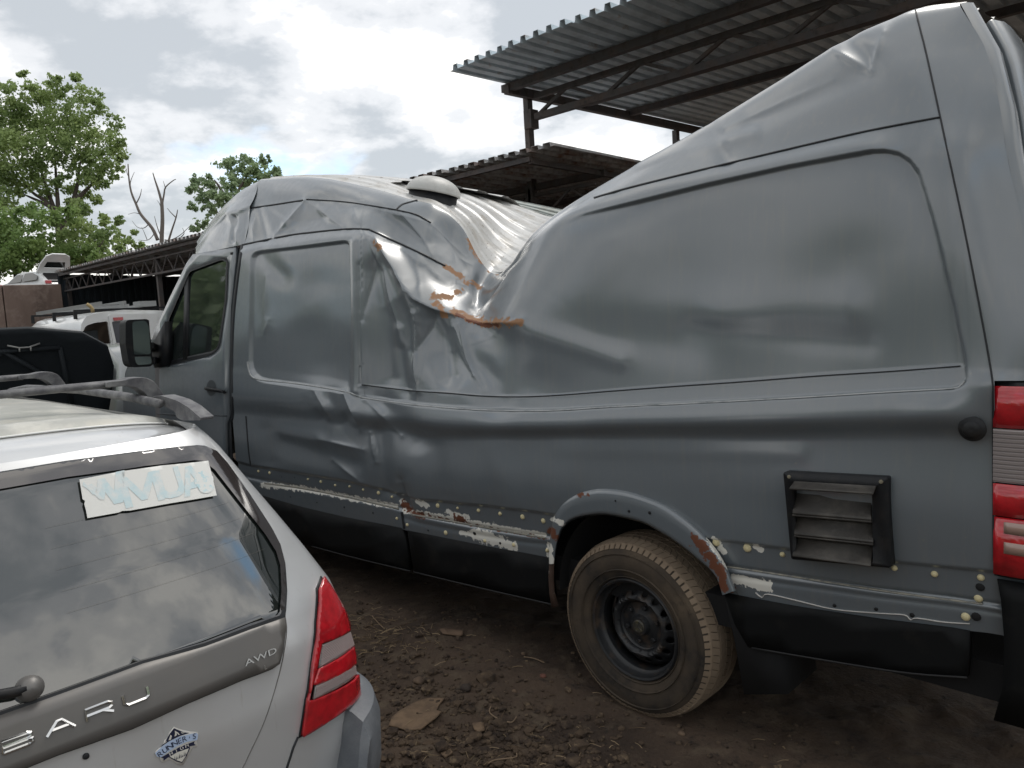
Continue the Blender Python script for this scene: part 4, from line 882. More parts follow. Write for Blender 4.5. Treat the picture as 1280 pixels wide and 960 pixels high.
# ================================================================== THE SILVER ESTATE CAR
YC = -2.20
est = empty('silver_estate_car', (0, 0, 0), 'silver estate car in front, roof rack, rear window with a torn white paper strip', 'car')
ZP = [(.38, .16, .86), (.6, .19, .865), (.8, .19, .865), (.92, .175, .85), (1.0, .15, .83), (1.1, .10, .785), (1.2, .05, .735), (1.3, -.005, .685), (1.4, -.06, .635), (1.43, -.08, .615), (1.455, -.11, .60)]
ZZ, X0_, HW_ = map(np.array, zip(*ZP))
def G(Y, z, D=.3, n=5.):
    x0 = np.interp(z, ZZ, X0_); hw = np.interp(z, ZZ, HW_)-.014; w_ = np.clip(abs(Y-YC)/hw, 0, 1)
    return x0-.06*w_**2-D*(1-(1-w_**n)**(1/n))
def onS(x, y, off=0.):
    d_ = ray(x, y); Xs = np.linspace(.32, -.30, 900); P_ = CAMP[None]+d_[None]*((Xs-CAMP[0])/d_[0])[:, None]
    hwv = np.interp(P_[:, 2], ZZ, HW_)-.014; gap = P_[:, 0]-G(P_[:, 1], P_[:, 2]); gap = np.where(abs(P_[:, 1]-YC) > hwv, abs(gap)+abs(abs(P_[:, 1]-YC)-hwv), gap)
    hit = np.nonzero(gap <= 0)[0]; k_ = int(hit[0]) if len(hit) else int(np.argmin(gap)); p = P_[k_].copy()
    if not len(hit): p[1] = min(p[1], YC+hwv[k_]*.992); p[0] = float(G(p[1], p[2]))
    # outward direction
    e = .01; gy = (G(p[1]+e, p[2])-G(p[1]-e, p[2]))/(2*e); gz = (G(p[1], p[2]+e)-G(p[1], p[2]-e))/(2*e)
    n_ = np.array((1, -np.clip(gy, -3, 3), -np.clip(gz, -3, 3))); n_ /= np.linalg.norm(n_); return p+n_*off
def S2(pts): return [tuple(onS(x, y)[1:]) for x, y in pts]           # picture outline -> (Y, z) on the tail surface
def densify(P, l=.018):
    R_ = []; n = len(P)
    for i in range(n):
        a = np.array(P[i], float); b = np.array(P[(i+1) % n], float); k = max(1, int(np.linalg.norm(b-a)/l)); R_ += [tuple(a+(b-a)*j/k) for j in range(k)]
    return R_
def surfpatch(name, YZ, off, mat, parent=est, step=.03, holes=(), thick=.004, smooth=True):
    if step: YZ = densify(YZ, min(step, .018)); holes = [densify(h) for h in holes]
    V_, T_ = cdt(YZ, holes, step); Vs = []
    for Y, z in V_:
        e = .01; gy = (G(Y+e, z)-G(Y-e, z))/(2*e); gz = (G(Y, z+e)-G(Y, z-e))/(2*e)
        n_ = np.array((1, -np.clip(gy, -3, 3), -np.clip(gz, -3, 3))); n_ /= np.linalg.norm(n_)
        if z > 1.395: n_ = np.array((.9, 0, .42))
        Vs.append(np.array((float(G(Y, z)), Y, z))+n_*off)
    o = mesh(name, Vs, T_, mat, parent, smooth); me = o.data; nrm = np.zeros(len(me.polygons)*3); me.polygons.foreach_get('normal', nrm)
    if nrm.reshape(-1, 3)[:, 0].mean() < 0: me.flip_normals()
    if thick: solid(o, thick, -1)
    return o
def sym(YZ): return [p for p in YZ if p[0] > YC+.01]+[(2*YC-p[0], p[1]) for p in reversed(YZ) if p[0] > YC+.01]
# shell: tail plus both flanks
zs = np.concatenate([np.linspace(.40, 1.0, 25), np.linspace(1.0, 1.455, 24)[1:]]); Vs = []
for z in zs:
    hw = float(np.interp(z, ZZ, HW_))-.014; ring = [(-3.9, YC-hw), (-2.5, YC-hw), (-1., YC-hw)]
    for a in np.linspace(-1, 1, 101):
        w_ = math.sin(a*math.pi/2); w_ = math.copysign(abs(w_)**.8, w_); Y = YC+hw*w_; ring.append((float(G(Y, z)), Y))
    ring += [(-1., YC+hw), (-2.5, YC+hw), (-3.9, YC+hw)]
    Vs += [(x, y, z) for x, y in ring]
nst = len(ring)
sh = mesh('body', Vs, [tuple(q[::-1]) for q in gridfaces(len(zs), nst)], mSilver, est)
# spoiler band and roof
ring = Vs[-nst:]; tail = ring[3:-3]; rows_ = [np.array(tail)]
def roofrow(Xs, z, hw, edge, bow):
    r = []
    for p in tail:
        s = (p[1]-YC)/.60; r.append((Xs-bow*s*s-.22*abs(s)**7*(1 if Xs > -.3 else .0), YC+s*hw, z-edge*abs(s)**5-.02*s*s))
    return np.array(r)
rows_ += [roofrow(-.14, 1.470, .60, .02, .05), roofrow(-.20, 1.482, .60, .03, .05), roofrow(-.27, 1.490, .60, .04, .05)]
ro = np.array(rows_); ro = catmull(np.array([0., .04, .1, .17]), ro, np.linspace(0, .17, 15))
mesh('roof_spoiler', ro.reshape(-1, 3), [tuple(q[::-1]) for q in gridfaces(ro.shape[0], ro.shape[1])], mSilver, est)
rows_ = [roofrow(-.262, 1.478, .60, .035, .05), roofrow(-.275, 1.490, .60, .04, .05), roofrow(-.5, 1.503, .61, .06, .04), roofrow(-1.1, 1.518, .62, .08, .02), roofrow(-1.8, 1.508, .62, .09, -.02), roofrow(-2.35, 1.47, .61, .09, -.08), roofrow(-2.5, 1.43, .60, .09, -.1)]
ro = catmull(np.array([0., .015, .24, .84, 1.54, 2.1, 2.25]), np.array(rows_), np.concatenate([[0, .008], np.linspace(.015, 2.25, 70)]))
mesh('roof', ro.reshape(-1, 3), [tuple(q[::-1]) for q in gridfaces(ro.shape[0], ro.shape[1])], mRoofDust, est)
mb = MB(); mb.tube([p+np.array((0, 0, .004)) for p in rows_[1]][8:-8], .003, 6); mb.build('spoiler_joint_highlight', M('spoiler_highlight', (.8, .8, .78), .3), est, True)  # near-white tube paints the highlight along the spoiler joint
# flanks above the waist (windows) close the cabin
for sg in (-1, 1):
    V_, T_ = cdt([(-.42, 1.44), (-2.45, 1.40), (-3.1, 1.0), (-.45, 1.0)]); o = mesh('side_window', [(x, YC+sg*(.86-(z-1.0)*.6), z) for x, z in V_], T_, mGlass, est, False)
V_ = []; 
for X, z, hw in ((-2.45, 1.44, .60), (-3.15, 1.03, .74), (-3.6, .97, .74), (-4.1, .8, .72), (-4.2, .45, .72)):
    V_ += [(X-.1*(1-s*s), YC+s*hw, z+.03*(1-s*s)) for s in np.linspace(-1, 1, 9)]
mesh('windscreen', V_[:18], [tuple(q) for q in gridfaces(2, 9)], mGlass, est); mesh('bonnet', V_[9:], [tuple(q) for q in gridfaces(4, 9)], mSilver, est)
# tailgate window
gl_pts = [(-24, 597.5), (0, 593), (84, 579), (169, 567.5), (220, 561.5), (247, 559), (256, 559.5), (264, 563), (281, 582), (309, 621), (337, 664), (347, 683), (352, 703), (354, 737), (352, 768), (349, 772), (309, 787), (253, 808), (176, 830), (141, 843), (70, 869), (0, 893), (-24, 901)]
gYZ = [(a_, min(b_, 1.446)) for a_, b_ in sym(S2(gl_pts))]; surfpatch('rear_window', gYZ, .006, mGlassR, thick=.005, step=.015)
def rimring(name, YZ, wd, off, mat, dep, parent=est):
    P = [np.array(p) for p in densify(YZ)]; k_ = len(P); V = []; Fs = []
    ar = sum(P[i][0]*P[(i+1) % k_][1]-P[(i+1) % k_][0]*P[i][1] for i in range(k_)); sg = 1 if ar > 0 else -1
    for i in range(k_):
        t = P[(i+3) % k_]-P[i-3]; t = t/(np.linalg.norm(t)+1e-9); n_ = sg*np.array((-t[1], t[0]))
        for a, o_ in ((-wd*.55, -.002), (-wd*.4, off), (wd, off), (wd, off-dep)):
            q = P[i]+n_*a; V.append((float(G(q[0], q[1]))+o_, q[0], q[1]))
    for i in range(k_):
        a = 4*i; b = 4*((i+1) % k_); Fs += [(a, b, b+1, a+1), (a+1, b+1, b+2, a+2), (a+2, b+2, b+3, a+3)]
    return mesh(name, V, Fs, mat, parent, False)
rimring('window_seal', gYZ, .010, .0135, mShadeTrim, .006)
# printed dark border of the glass (flat print): a hair above the glass
inb = [(-24, 618), (0, 613), (84, 598), (169, 586), (240, 578), (251, 579), (265, 590), (298, 632), (328, 670), (342, 692), (347, 709), (348.5, 738), (346.5, 766), (343, 770), (309, 781), (253, 803), (176, 826), (141, 839), (70, 865), (0, 889), (-24, 897)]
mBord = M('printed_glass_border', (.035, .03, .03), .05, ior=2.1)
surfpatch('window_border', gYZ, .0115, mBord, holes=[[(a_, min(b_, 1.425)) for a_, b_ in sym(S2(inb))]], thick=0, step=.009)
# heater wires
mb = MB()
for i in range(5):
    z = 1.15+.042*i; hw = float(np.interp(z, ZZ, HW_))*.78; mb.tube([(float(G(Y, z))+.0125, Y, z) for Y in np.linspace(YC+.12, YC+hw, 14)], .0002, 3)
tag(mb.build('heater_wires', M('heater_wire', (.10, .09, .075), .6), est), kind='stuff')
# garnish with the badge letters
ga = [(-24, 902), (0, 894), (70, 870), (141, 844), (176, 831), (253, 809), (309, 788), (351, 773), (353, 785), (350, 812), (345, 829), (338, 834), (300, 848), (234, 876), (164, 908), (70, 941), (0, 962), (-24, 969)]
GY = sym(S2(ga)); surfpatch('garnish', GY, .016, mTrim, thick=.016, step=.02); 
rimring('garnish_gap_shade', GY, -.004, .006, mShadeTrim, .01)
def stext(name, s, cx, cy, h, wscale, mat, off, ex=.0025, parent=est, tilt=0., track=1., sy=None):
    """lettering laid on the tail surface; cx, cy picture position of its centre; h cap height in m"""
    c = onS(cx, cy); V, Fc = textmesh(s, 1., 0, .0); V = np.array(V)
    V[:, 1] -= (V[:, 1].max()+V[:, 1].min())/2; V[:, 0] -= (V[:, 0].max()+V[:, 0].min())/2; sc = h/(V[:, 1].max()-V[:, 1].min()); V = V*sc; V[:, 0] *= wscale
    ct, st = math.cos(tilt), math.sin(tilt); W2 = []
    for x, y, _ in V:
        Y = c[1]+x*ct-y*st; z = c[2]+x*st+y*ct; W2.append((Y, z))
    P = [np.array((float(G(Y, z))+off, Y, z)) for Y, z in W2]; o = mesh(name, P, Fc, mat, parent, False); me = o.data
    nrm = np.zeros(len(me.polygons)*3); me.polygons.foreach_get('normal', nrm)
    if nrm.reshape(-1, 3)[:, 0].mean() < 0: me.flip_normals()
    if ex: solid(o, ex, 1)
    return o
def stroke_letter(ch, Y0, z0, wd, ht):
    """wide squared badge letter from thin bars; Y to the right"""
    st = {'S': [[(1, 1), (.12, 1), (0, .85), (0, .6), (.12, .52), (.88, .48), (1, .4), (1, .15), (.88, 0), (0, 0)]],
          'U': [[(0, 1), (0, .2), (.15, 0), (.85, 0), (1, .2), (1, 1)]],
          'B': [[(0, 0), (0, 1), (.85, 1), (.97, .88), (.97, .62), (.85, .52), (0, .52)], [(.85, .52), (1, .4), (1, .14), (.86, 0), (0, 0)]],
          'A': [[(0, 0), (.42, 1), (.58, 1), (1, 0)], [(.2, .36), (.8, .36)]],
          'R': [[(0, 0), (0, 1), (.86, 1), (1, .87), (1, .6), (.86, .45), (0, .45)], [(.6, .45), (1, 0)]]}[ch]
    mb = MB()
    for l in st:
        pts = [(Y0+a*wd, z0+b*ht) for a, b in l]; mb.tube([(float(G(Y, z))+.019, Y, z) for Y, z in pts], .0034, 4)
    o = mb.build('badge_letter', mChrome, est); return o
cU = onS(168, 870); cA = onS(72, 900); pitch = (cU[1]-cA[1])/2
for i, ch in enumerate('SUBARU'):
    Yc_ = cA[1]+(i-3)*pitch; stroke_letter(ch, Yc_-pitch*.36, (cU[2]+cA[2])/2-.010, pitch*.68, .021)
stext('badge_letters', 'AWD', 321, 818, .013, 1.9, M('grey_badge', (.42, .42, .41), .3, metal=.7), .019, .0015, tilt=-.02)
stext('badge_letters', 'L', 327, 831, .010, 1., M('grey_badge_2', (.42, .42, .41), .3, metal=.7), .019, .0015)
# paper strip
pp = [(97, 602.5), (150, 592), (200, 585), (256, 579.5), (261.5, 600), (267, 622.5), (210, 632), (160, 641), (150, 641.5), (146, 643.5), (107, 650.5), (105, 640), (103, 633), (104, 629), (101, 627)]
surfpatch('torn_paper_strip', S2(pp), .0145, mPaper, thick=0, step=.009)
# the faded print WMUA on it; first letter half worn away
LT = {'W': [(.18, .9), (.26, .62), (.36, .45), (.44, .88), (.58, .88), (.69, .42), (.82, 1), (1, 1), (.80, 0), (.62, 0), (.52, .42), (.46, .20), (.38, .24), (.28, .5), (.14, .78)],
      'M': [(0, 0), (0, 1), (.22, 1), (.5, .42), (.78, 1), (1, 1), (1, 0), (.82, 0), (.82, .66), (.58, .14), (.42, .14), (.18, .66), (.18, 0)],
      'U': [(0, 1), (0, .25), (.12, .06), (.32, 0), (.68, 0), (.88, .06), (1, .25), (1, 1), (.78, 1), (.78, .32), (.66, .2), (.34, .2), (.22, .32), (.22, 1)],
      'A': [(0, 0), (.38, 1), (.62, 1), (1, 0), (.78, 0), (.70, .22), (.30, .22), (.22, 0)]}
for ch, x, y, wd_ in (('W', 127, 616, .112), ('M', 174, 614.5, .092), ('U', 209.5, 607, .062), ('A', 237, 603.5, .070)):
    c = onS(x, y); pts = [(c[1]+(a_-.5)*wd_, c[2]+(b_-.5)*.066) for a_, b_ in LT[ch]]
    surfpatch('faded_letter', pts, .0153, mBlueInk, thick=0, step=.009, holes=[[(c[1]-.008, c[2]-.004), (c[1]+.008, c[2]-.004), (c[1], c[2]+.016)]] if ch == 'A' else ())
V0 = S2([(104, 611), (112, 608), (119, 613), (114, 622)]); surfpatch('faded_letter', V0, .0153, mBlueInk, thick=0, step=.009)
c = onS(251, 604); surfpatch('faded_emblem', [(c[1]+.026*math.cos(a)*(1+.1*math.sin(5*a)), c[2]-.004+.026*math.sin(a)) for a in np.linspace(0, 6.283, 26)[:-1]], .0158, M('worn_blue_print', (.52, .68, .72), .6, var=((.72, .74, .72), 50, .45, .5)), thick=0, step=None)
# decal: mountain shield with a ribbon
Q_ = lambda x, y: (180+x*.09375, 880+y*.09375)
mDk = M('decal_dark_blue', (.012, .016, .045), .4); mLt = M('decal_white', (.7, .68, .64), .4); mRb = M('decal_pale_blue', (.42, .52, .70), .4); mSn = M('decal_snow', (.66, .64, .58), .4)
dec = surfpatch('decal', S2([Q_(*p) for p in ((390, 298), (440, 318), (540, 350), (600, 362), (705, 370), (718, 400), (700, 480), (712, 545), (700, 568), (640, 572), (612, 640), (525, 795), (490, 812), (440, 795), (330, 735), (250, 778), (222, 768), (205, 715), (165, 700), (138, 650), (165, 610), (250, 540), (265, 480), (310, 440), (330, 380))]), .002, mLt, thick=.0008, step=None)
def dp(name, pts, off, m_, holes=()): return surfpatch(name, S2([Q_(*p) for p in pts]), off, m_, dec, None, holes, 0)
dp('decal_mountain', ((392, 318), (520, 372), (600, 382), (480, 420), (330, 490), (200, 580), (262, 520), (290, 470), (335, 390)), .0026, mDk)
for q in (((400, 350), (440, 372), (470, 405), (455, 410), (425, 378), (430, 410), (398, 430), (405, 385)), ((480, 372), (540, 378), (500, 390)), ((345, 405), (362, 420), (350, 470), (318, 480)), ((285, 482), (292, 500), (262, 525))): dp('decal_snow', q, .0031, mSn)
dp('decal_shield', ((300, 690), (420, 620), (600, 560), (605, 590), (560, 690), (498, 780), (420, 758), (340, 715)), .0026, mDk)
dp('decal_shield_fill', ((332, 700), (430, 640), (590, 585), (550, 680), (495, 765), (425, 742), (350, 705)), .0031, mSn)
dp('decal_ribbon', ((140, 650), (230, 560), (330, 490), (480, 425), (690, 378), (712, 400), (700, 475), (560, 500), (430, 560), (320, 630), (215, 705), (165, 695)), .0034, mRb)
dp('decal_banner', ((215, 710), (320, 650), (450, 575), (560, 530), (668, 490), (655, 520), (682, 545), (590, 560), (470, 610), (330, 695), (250, 750), (250, 715)), .0036, mDk)
for i in range(8):
    x = 400+i*21; y = 735-i*9; dp('decal_tree', ((x-7, y+10), (x, y-55+(i % 3)*14), (x+7, y+8)), .0035, mDk)
for i, ch in enumerate("RUNNER'S"):
    t = i/7; x = 205+t*455; y = 655-235*t+(-55*math.sin(math.pi*t))*.75
    stext('decal_letter', ch, *Q_(x, y), .0115 if ch != "'" else .004, 1.05, mDk, .0044, 0, dec, tilt=.40-.42*t-.05)
for i, ch in enumerate("HIGH"):
    t = i/3; stext('decal_letter', ch, *Q_(348+212*t, 650-105*t-6*math.sin(math.pi*t)), .0075, 1.1, mLt, .0046, 0, dec, tilt=.25-.2*t)
# key hole
mb = MB(); c = onS(107, 945, .002); mb.lathe([(0, .002), (.006, .003), (.0065, 0)], 14, c, (1, 0, .1)); mb.build('lock', mShadeTrim, est, True)
# wiper
wp = bpy.data.objects.new('rear_wiper', None); COL.objects.link(wp); wp.parent = est
c = onS(35, 862, .015); mb = MB(); mb.lathe([(.025, -.01), (.024, .012), (.019, .018), (.018, .022), (0, .024)], 24, c, (1, 0, .4)); mb.build('wiper_cap', mTrim, wp, True)
mb = MB(); mb.tube([onS(35, 862, .028), onS(15, 868, .03), onS(-20, 874, .03), onS(-90, 880, .03)], [.010, .011, .010, .007], 8); mb.build('wiper_arm', mBlackP, wp, True)
mb = MB(); mb.tube([onS(15, 870, .022), onS(-120, 890, .014)], .005, 6); mb.build('wiper_blade', mShadeTrim, wp, True)
# tail lamp
tz = lambda pts: S2([(280+x/3.43, 680+y/3.43) for x, y in pts])
mRibs = M('dark_lens_rib', (.30, .24, .235), .3)
def tlamp(sg):
    e = bpy.data.objects.new('tail_light', None); COL.objects.link(e); e.parent = est
    fl = lambda P: P if sg > 0 else [(2*YC-y, z) for y, z in reversed(P)]
    full_ = [(412, 138), (450, 190), (492, 262), (524, 352), (547, 450), (560, 530), (568, 600), (573, 655), (520, 705), (440, 760), (318, 832), (345, 665), (370, 500), (386, 330), (392, 190)]
    surfpatch('lamp_housing', fl(tz(full_)), .003, mBlackP, e, .008, thick=.004)
    def ins(pts): return fl(tz(pts))
    surfpatch('red_lens', ins([(412, 150), (448, 200), (488, 270), (519, 352), (520, 376), (402, 427), (385, 520), (345, 662), (323, 822), (365, 520), (389, 330), (396, 200)]), .016, mRed, e, .007, thick=.010)
    surfpatch('clear_lens', ins([(402, 432), (519, 379), (537, 439), (392, 530)]), .013, mClear, e, .007, thick=.006)
    surfpatch('red_lens', ins([(391, 533), (538, 442), (549, 513), (378, 603), (368, 600)]), .015, mRed, e, .007, thick=.010)
    surfpatch('clear_lens', ins([(379, 606), (546, 517), (550, 558), (368, 662)]), .013, M('grey_ribbed_lens', (.3, .29, .28), .25, coat=1.), e, .007, thick=.006)
    surfpatch('red_lens', ins([(366, 665), (558, 560), (566, 650), (515, 700), (440, 752), (326, 822), (345, 668)]), .015, mRed, e, .007, thick=.010)
    mb = MB()
    for pts, n in (((402, 432, 392, 530, 522, 378, 541, 438), 13), ((379, 606, 368, 662, 546, 517, 550, 558), 8)):
        x1, y1, x2, y2, x3, y3, x4, y4 = pts
        for i in range(1, n):
            t = i/n; a = (x1+(x2-x1)*t, y1+(y2-y1)*t); b = (x3+(x4-x3)*t, y3+(y4-y3)*t)
            q = [onS(280+(a[0]+(b[0]-a[0])*s)/3.43, 680+(a[1]+(b[1]-a[1])*s)/3.43, .0142) for s in np.linspace(0.02, .98, 7)]
            if sg < 0: q = [np.array((p[0], 2*YC-p[1], p[2])) for p in q]
            mb.tube(q, .0019, 4)
    tag(mb.build('lens_ribs', mRibs, e), kind='stuff')
tlamp(1); tlamp(-1)
# lines in the sheet metal: gate edge, its soft shade drawn as a thin grey line
mb = MB()
gate = [(353, 770), (355, 790), (350, 825), (341, 860), (328, 900), (312, 935), (300, 960), (280, 1000)]
mb.tube([onS(x+3, y, .0005) for x, y in smoothpoly(gate, 4, False)], .0016, 6); mb.build('gate_edge_shade', mTrim, est, True)
mb = MB(); mb.tube([onS(x, y, .001) for x, y in ((372, 921), (366, 935), (358, 960), (345, 1000))], .0035, 6); mb.build('bumper_gap_shade', mShadeTrim, est, True)
# bumper
bz = [(.665, -.0), (.66, .06), (.645, .105), (.60, .13), (.50, .12), (.38, .07), (.30, .0)]
V_ = []; 
for z, o_ in bz:
    for a in np.linspace(-1, 1, 81):
        w_ = math.copysign(abs(math.sin(a*math.pi/2))**.8, a); hw = .875; Y = YC+hw*w_
        zz_ = .80; x0 = .19-.05*w_**2-.30*(1-(1-min(1, abs(w_))**3.6)**(1/3.6)); drop = 0
        nx = np.array((1., .0)); wv = min(1, abs(w_)); 
        ang = wv**6*1.2; V_.append((x0+o_*math.cos(ang)-.02, Y+math.copysign(1, w_)*o_*math.sin(ang)*.30, z+(.02-.21*(1-sstep(wv, .76, .85)))*(1 if z > .55 else 0)))
o = mesh('rear_bumper', V_, [tuple(q[::-1]) for q in gridfaces(len(bz), 81)], mBump, est); auto(o, 28)
# rack: side rails and two crossbars
rk = bpy.data.objects.new('roof_rack', None); COL.objects.link(rk); rk.parent = est
for sg in (1, -1):
    yr = YC+sg*.545; z0_ = 1.475
    mb = MB(); mb.tube([(-.45, yr, z0_+.035), (-.7, yr, z0_+.045), (-1.2, yr, z0_+.05), (-1.9, yr, z0_+.035), (-2.2, yr, z0_+.01)], .014, 8); mb.build('side_rail', mRail, rk, True)
    zq = lambda x, y: (x/4, 300+y/4)
    yy = yr; E1 = [onY(*zq(*q), yr) for q in ((728, 786), (775, 782), (850, 806), (905, 838), (968, 893), (968, 907), (880, 908), (850, 892), (842, 862), (765, 822), (735, 808))] if sg > 0 else [np.array((p[0], yr, p[2])) for p in E1]
    V_, T_ = cdt([(p[0], p[2]) for p in roundpoly(E1, .008, 3)]); o = mesh('rail_end', [(x, yr+.018, z) for x, z in V_], T_, mRail, rk, False); solid(o, .038, -1 if sg > 0 else -1); bev(o, .009, 3)
    if sg > 0: Fp_ = [(onX(*zq(*q), -.62)[1]-yr, onX(*zq(*q), -.62)[2]) for q in ((512, 708), (600, 700), (640, 688), (700, 684), (748, 702), (775, 738), (812, 792), (768, 808), (728, 800), (706, 764), (668, 738), (620, 728), (512, 736))]
    for X in (-.62, -1.62):
        P_ = [(X, yr+sg*y_, z_) for y_, z_ in Fp_]; mb = MB(); mb.prism(roundpoly(P_, .012, 3), (-.035, 0, 0), (.035, 0, 0)); o = mb.build('crossbar_foot', mRail, rk); bev(o, .011, 3)
for X in (-.62, -1.62):
    mb = MB(); yv = np.linspace(-.545-Fp_[0][0]-.02, .545+Fp_[0][0]+.02, 15); mb.tube([(X, YC+y, Fp_[0][1]*.5+Fp_[-1][1]*.5+.003*math.cos(y*3)-.002) for y in yv], .0185, 12, flat=.62); mb.build('crossbar', mRail, rk, True)
# wheels (sunk into the mud)
for X in (-.62, -3.2):
    for sg in (1, -1):
        w0 = copytree(wheelR); w0.parent = est; w0.location = (X, YC+sg*.80-.0, -.055); w0.scale = (.86, 1, .86)
        if sg > 0: w0.scale = (.86, -1, .86)
        if 'label' in w0: del w0['label']
mb = MB(); mb.box((-2., YC, .42), (3.6, 1.3, .3)); mb.build('underbody', mBlackM, est)

# ================================================================== GROUND
mSoil = M('muddy_soil', (.080, .054, .037), .92, var=[((.036, .024, .017), 1.6, .46, .66), ((.11, .082, .056), 9., .52, .7), ((.020, .015, .012), 22., .58, .72), ((.15, .12, .085), 120., .66, .72)], bump=(55, .7, .012))
gx = np.concatenate([-np.geomspace(400, 9.2, 40), np.arange(-9, -3.6, .06), np.arange(-3.6, 2.6, .022), np.arange(2.6, 5, .08), np.geomspace(5.2, 400, 34)])
gy = np.concatenate([-np.geomspace(400, 4.7, 34), np.arange(-4.5, -1.9, .07), np.arange(-1.9, .9, .022), np.arange(.9, 5, .08), np.geomspace(5.2, 500, 40)])
GXm, GYm = np.meshgrid(gx, gy, indexing='ij')
def gz(x, y):
    x = np.asarray(x, float); y = np.asarray(y, float)
    near = np.exp(-((x+1)/7)**2-((y+.5)/5)**2)
    z = .035*fbm(x*.9, y*.9, 1, 3) + near*(.045*np.maximum(0, fbm(x*5, y*5, 2, 4))+.017*np.abs(fbm(x*16, y*16, 4, 3)) + .006*fbm(x*45, y*45, 6, 2))
    rut = np.exp(-((y+.62+.1*np.sin(x*1.3))/.22)**2); z = z-.02*rut
    z = z - .025
    lump = np.exp(-((x+.10)/.45)**2-((y+.62)/.25)**2); z = z+lump*(.045*np.abs(fbm(x*9, y*9, 8, 3)))
    return z
Zg = gz(GXm, GYm)
ground = mesh('ground', np.stack([GXm, GYm, Zg], -1).reshape(-1, 3), [tuple(q) for q in gridfaces(len(gx), len(gy))], mSoil); tag(ground, kind='structure')

# clods and crumbs of soil
ico = bmesh.new(); bmesh.ops.create_icosphere(ico, subdivisions=1, radius=1); IV = np.array([v_.co[:] for v_ in ico.verts]); IF = [tuple(v_.index for v_ in f.verts) for f in ico.faces]; ico.free()
rs = np.random.RandomState(3); V = []; Fs = []
CARD_ = [(486, 908), (490, 897), (512, 880), (535, 869), (556, 871), (554, 891), (533, 908), (508, 913)]
def clod(c, r, sq=.6):
    q_ = proj(c)
    if inpoly(q_[0], q_[1], CARD_) and rs.rand() < .97: return
    q = IV*(1+.45*(rs.rand(len(IV), 1)-.5))*np.array((rs.uniform(.7, 1.3), rs.uniform(.7, 1.3), sq))*r; b = len(V)
    a = rs.rand()*6.28; ca, sa = math.cos(a), math.sin(a); q = q@np.array([[ca, sa, 0], [-sa, ca, 0], [0, 0, 1]])
    V.extend((q+c).tolist()); Fs.extend([tuple(i+b for i in f) for f in IF])
for i in range(4300):
    if i < 2100: x, y = rs.normal(.02, .40), rs.normal(-.64, .20); r = abs(rs.normal(0, .0095))+.0035
    elif i < 3300: x, y = rs.normal(-1.0, .6), rs.normal(-.55, .35); r = abs(rs.normal(0, .007))+.003
    else: x, y = rs.uniform(-3.6, 1.2), rs.uniform(-1.3, .4); r = abs(rs.normal(0, .006))+.0025
    if rs.rand() < .02: r *= 2.2
    clod(np.array((x, y, float(gz(x, y))+r*.25)), r)
mClod = M('crumbled_soil', (.085, .058, .038), .95, var=[((.035, .024, .018), 14., .45, .6), ((.16, .115, .072), 30., .56, .68)], bump=(160, .5, .004))
tag(mesh('soil_clods', V, Fs, mClod, None, False), kind='stuff')
# straw and twigs
V = []; mb = MB()
for i in range(420):
    if i < 210: x, y = rs.normal(-1.62, .24), rs.normal(-.22, .12)
    elif i < 300: x, y = rs.normal(-.1, .3), rs.normal(-.62, .15)
    else: x, y = rs.uniform(-3, .8), rs.uniform(-1.1, .2)
    a = rs.rand()*6.28; l = rs.uniform(.015, .075); z = float(gz(x, y))+.004+rs.rand()*.008
    p = np.array((x, y, z)); d = np.array((math.cos(a), math.sin(a), rs.uniform(-.05, .25)))*l
    mb.tube([p-d/2, p+np.array((0, 0, .004)), p+d/2], .0011+rs.rand()*.0008, 3, False)
tag(mb.build('straw', M('dry_straw', (.30, .22, .13), .8, var=((.12, .08, .05), 6, .45, .6))), kind='stuff')
# individual things lying in the mud
def gp(x, y): 
    p = onZ(x, y, 0.); 
    for _ in range(3): p = onZ(x, y, float(gz(p[0], p[1])))
    return p
def slabpix(name, pts, th, mat, lab, cat, lift=.012, wob=.006):
    V_, T_ = cdt(pts, step=4); P = []
    c = np.mean([gp(*p) for p in pts], 0)
    for x, y in V_: p = onZ(x, y, c[2]+lift); P.append(p+np.array((0, 0, wob*math.sin(p[0]*31+p[1]*17))))
    o = mesh(name, P, T_, mat, None); me = o.data; nrm = np.zeros(len(me.polygons)*3); me.polygons.foreach_get('normal', nrm)
    if nrm.reshape(-1, 3)[:, 2].mean() < 0: me.flip_normals()
    solid(o, th, -1); return tag(o, lab, cat, {'wood': 'small wood chips in the mud'}.get(cat))
mCard = M('muddy_cardboard', (.20, .135, .085), .9, var=((.11, .075, .05), 16, .45, .7), bump=(60, .3, .004))
slabpix('cardboard', [(486, 908), (490, 897), (500, 889), (512, 882), (524, 876), (535, 871), (548, 871), (556, 873), (549, 880), (546, 888), (552, 891), (545, 898), (533, 906), (526, 911), (508, 911), (497, 909)], .006, mCard, 'torn flat piece of brown cardboard lying in the mud beside the silver car', 'cardboard')
slabpix('wood_chip', [(550, 786), (556, 784), (579, 788), (579, 793), (575, 795), (553, 790)], .008, M('muddy_wood', (.16, .105, .07), .85, bump=(60, .3)), 'small flat sliver of wood on the mud below the van skirt', 'wood')
slabpix('wood_chip', [(590, 905), (604, 903), (606, 912), (598, 915), (593, 913)], .006, mCard, 'tiny tan chip among the soil clods near the bottom edge', 'wood')
slabpix('wood_chip', [(548, 937), (562, 934), (566, 941), (556, 946)], .006, mCard, 'brown flake lying below the torn cardboard', 'wood')
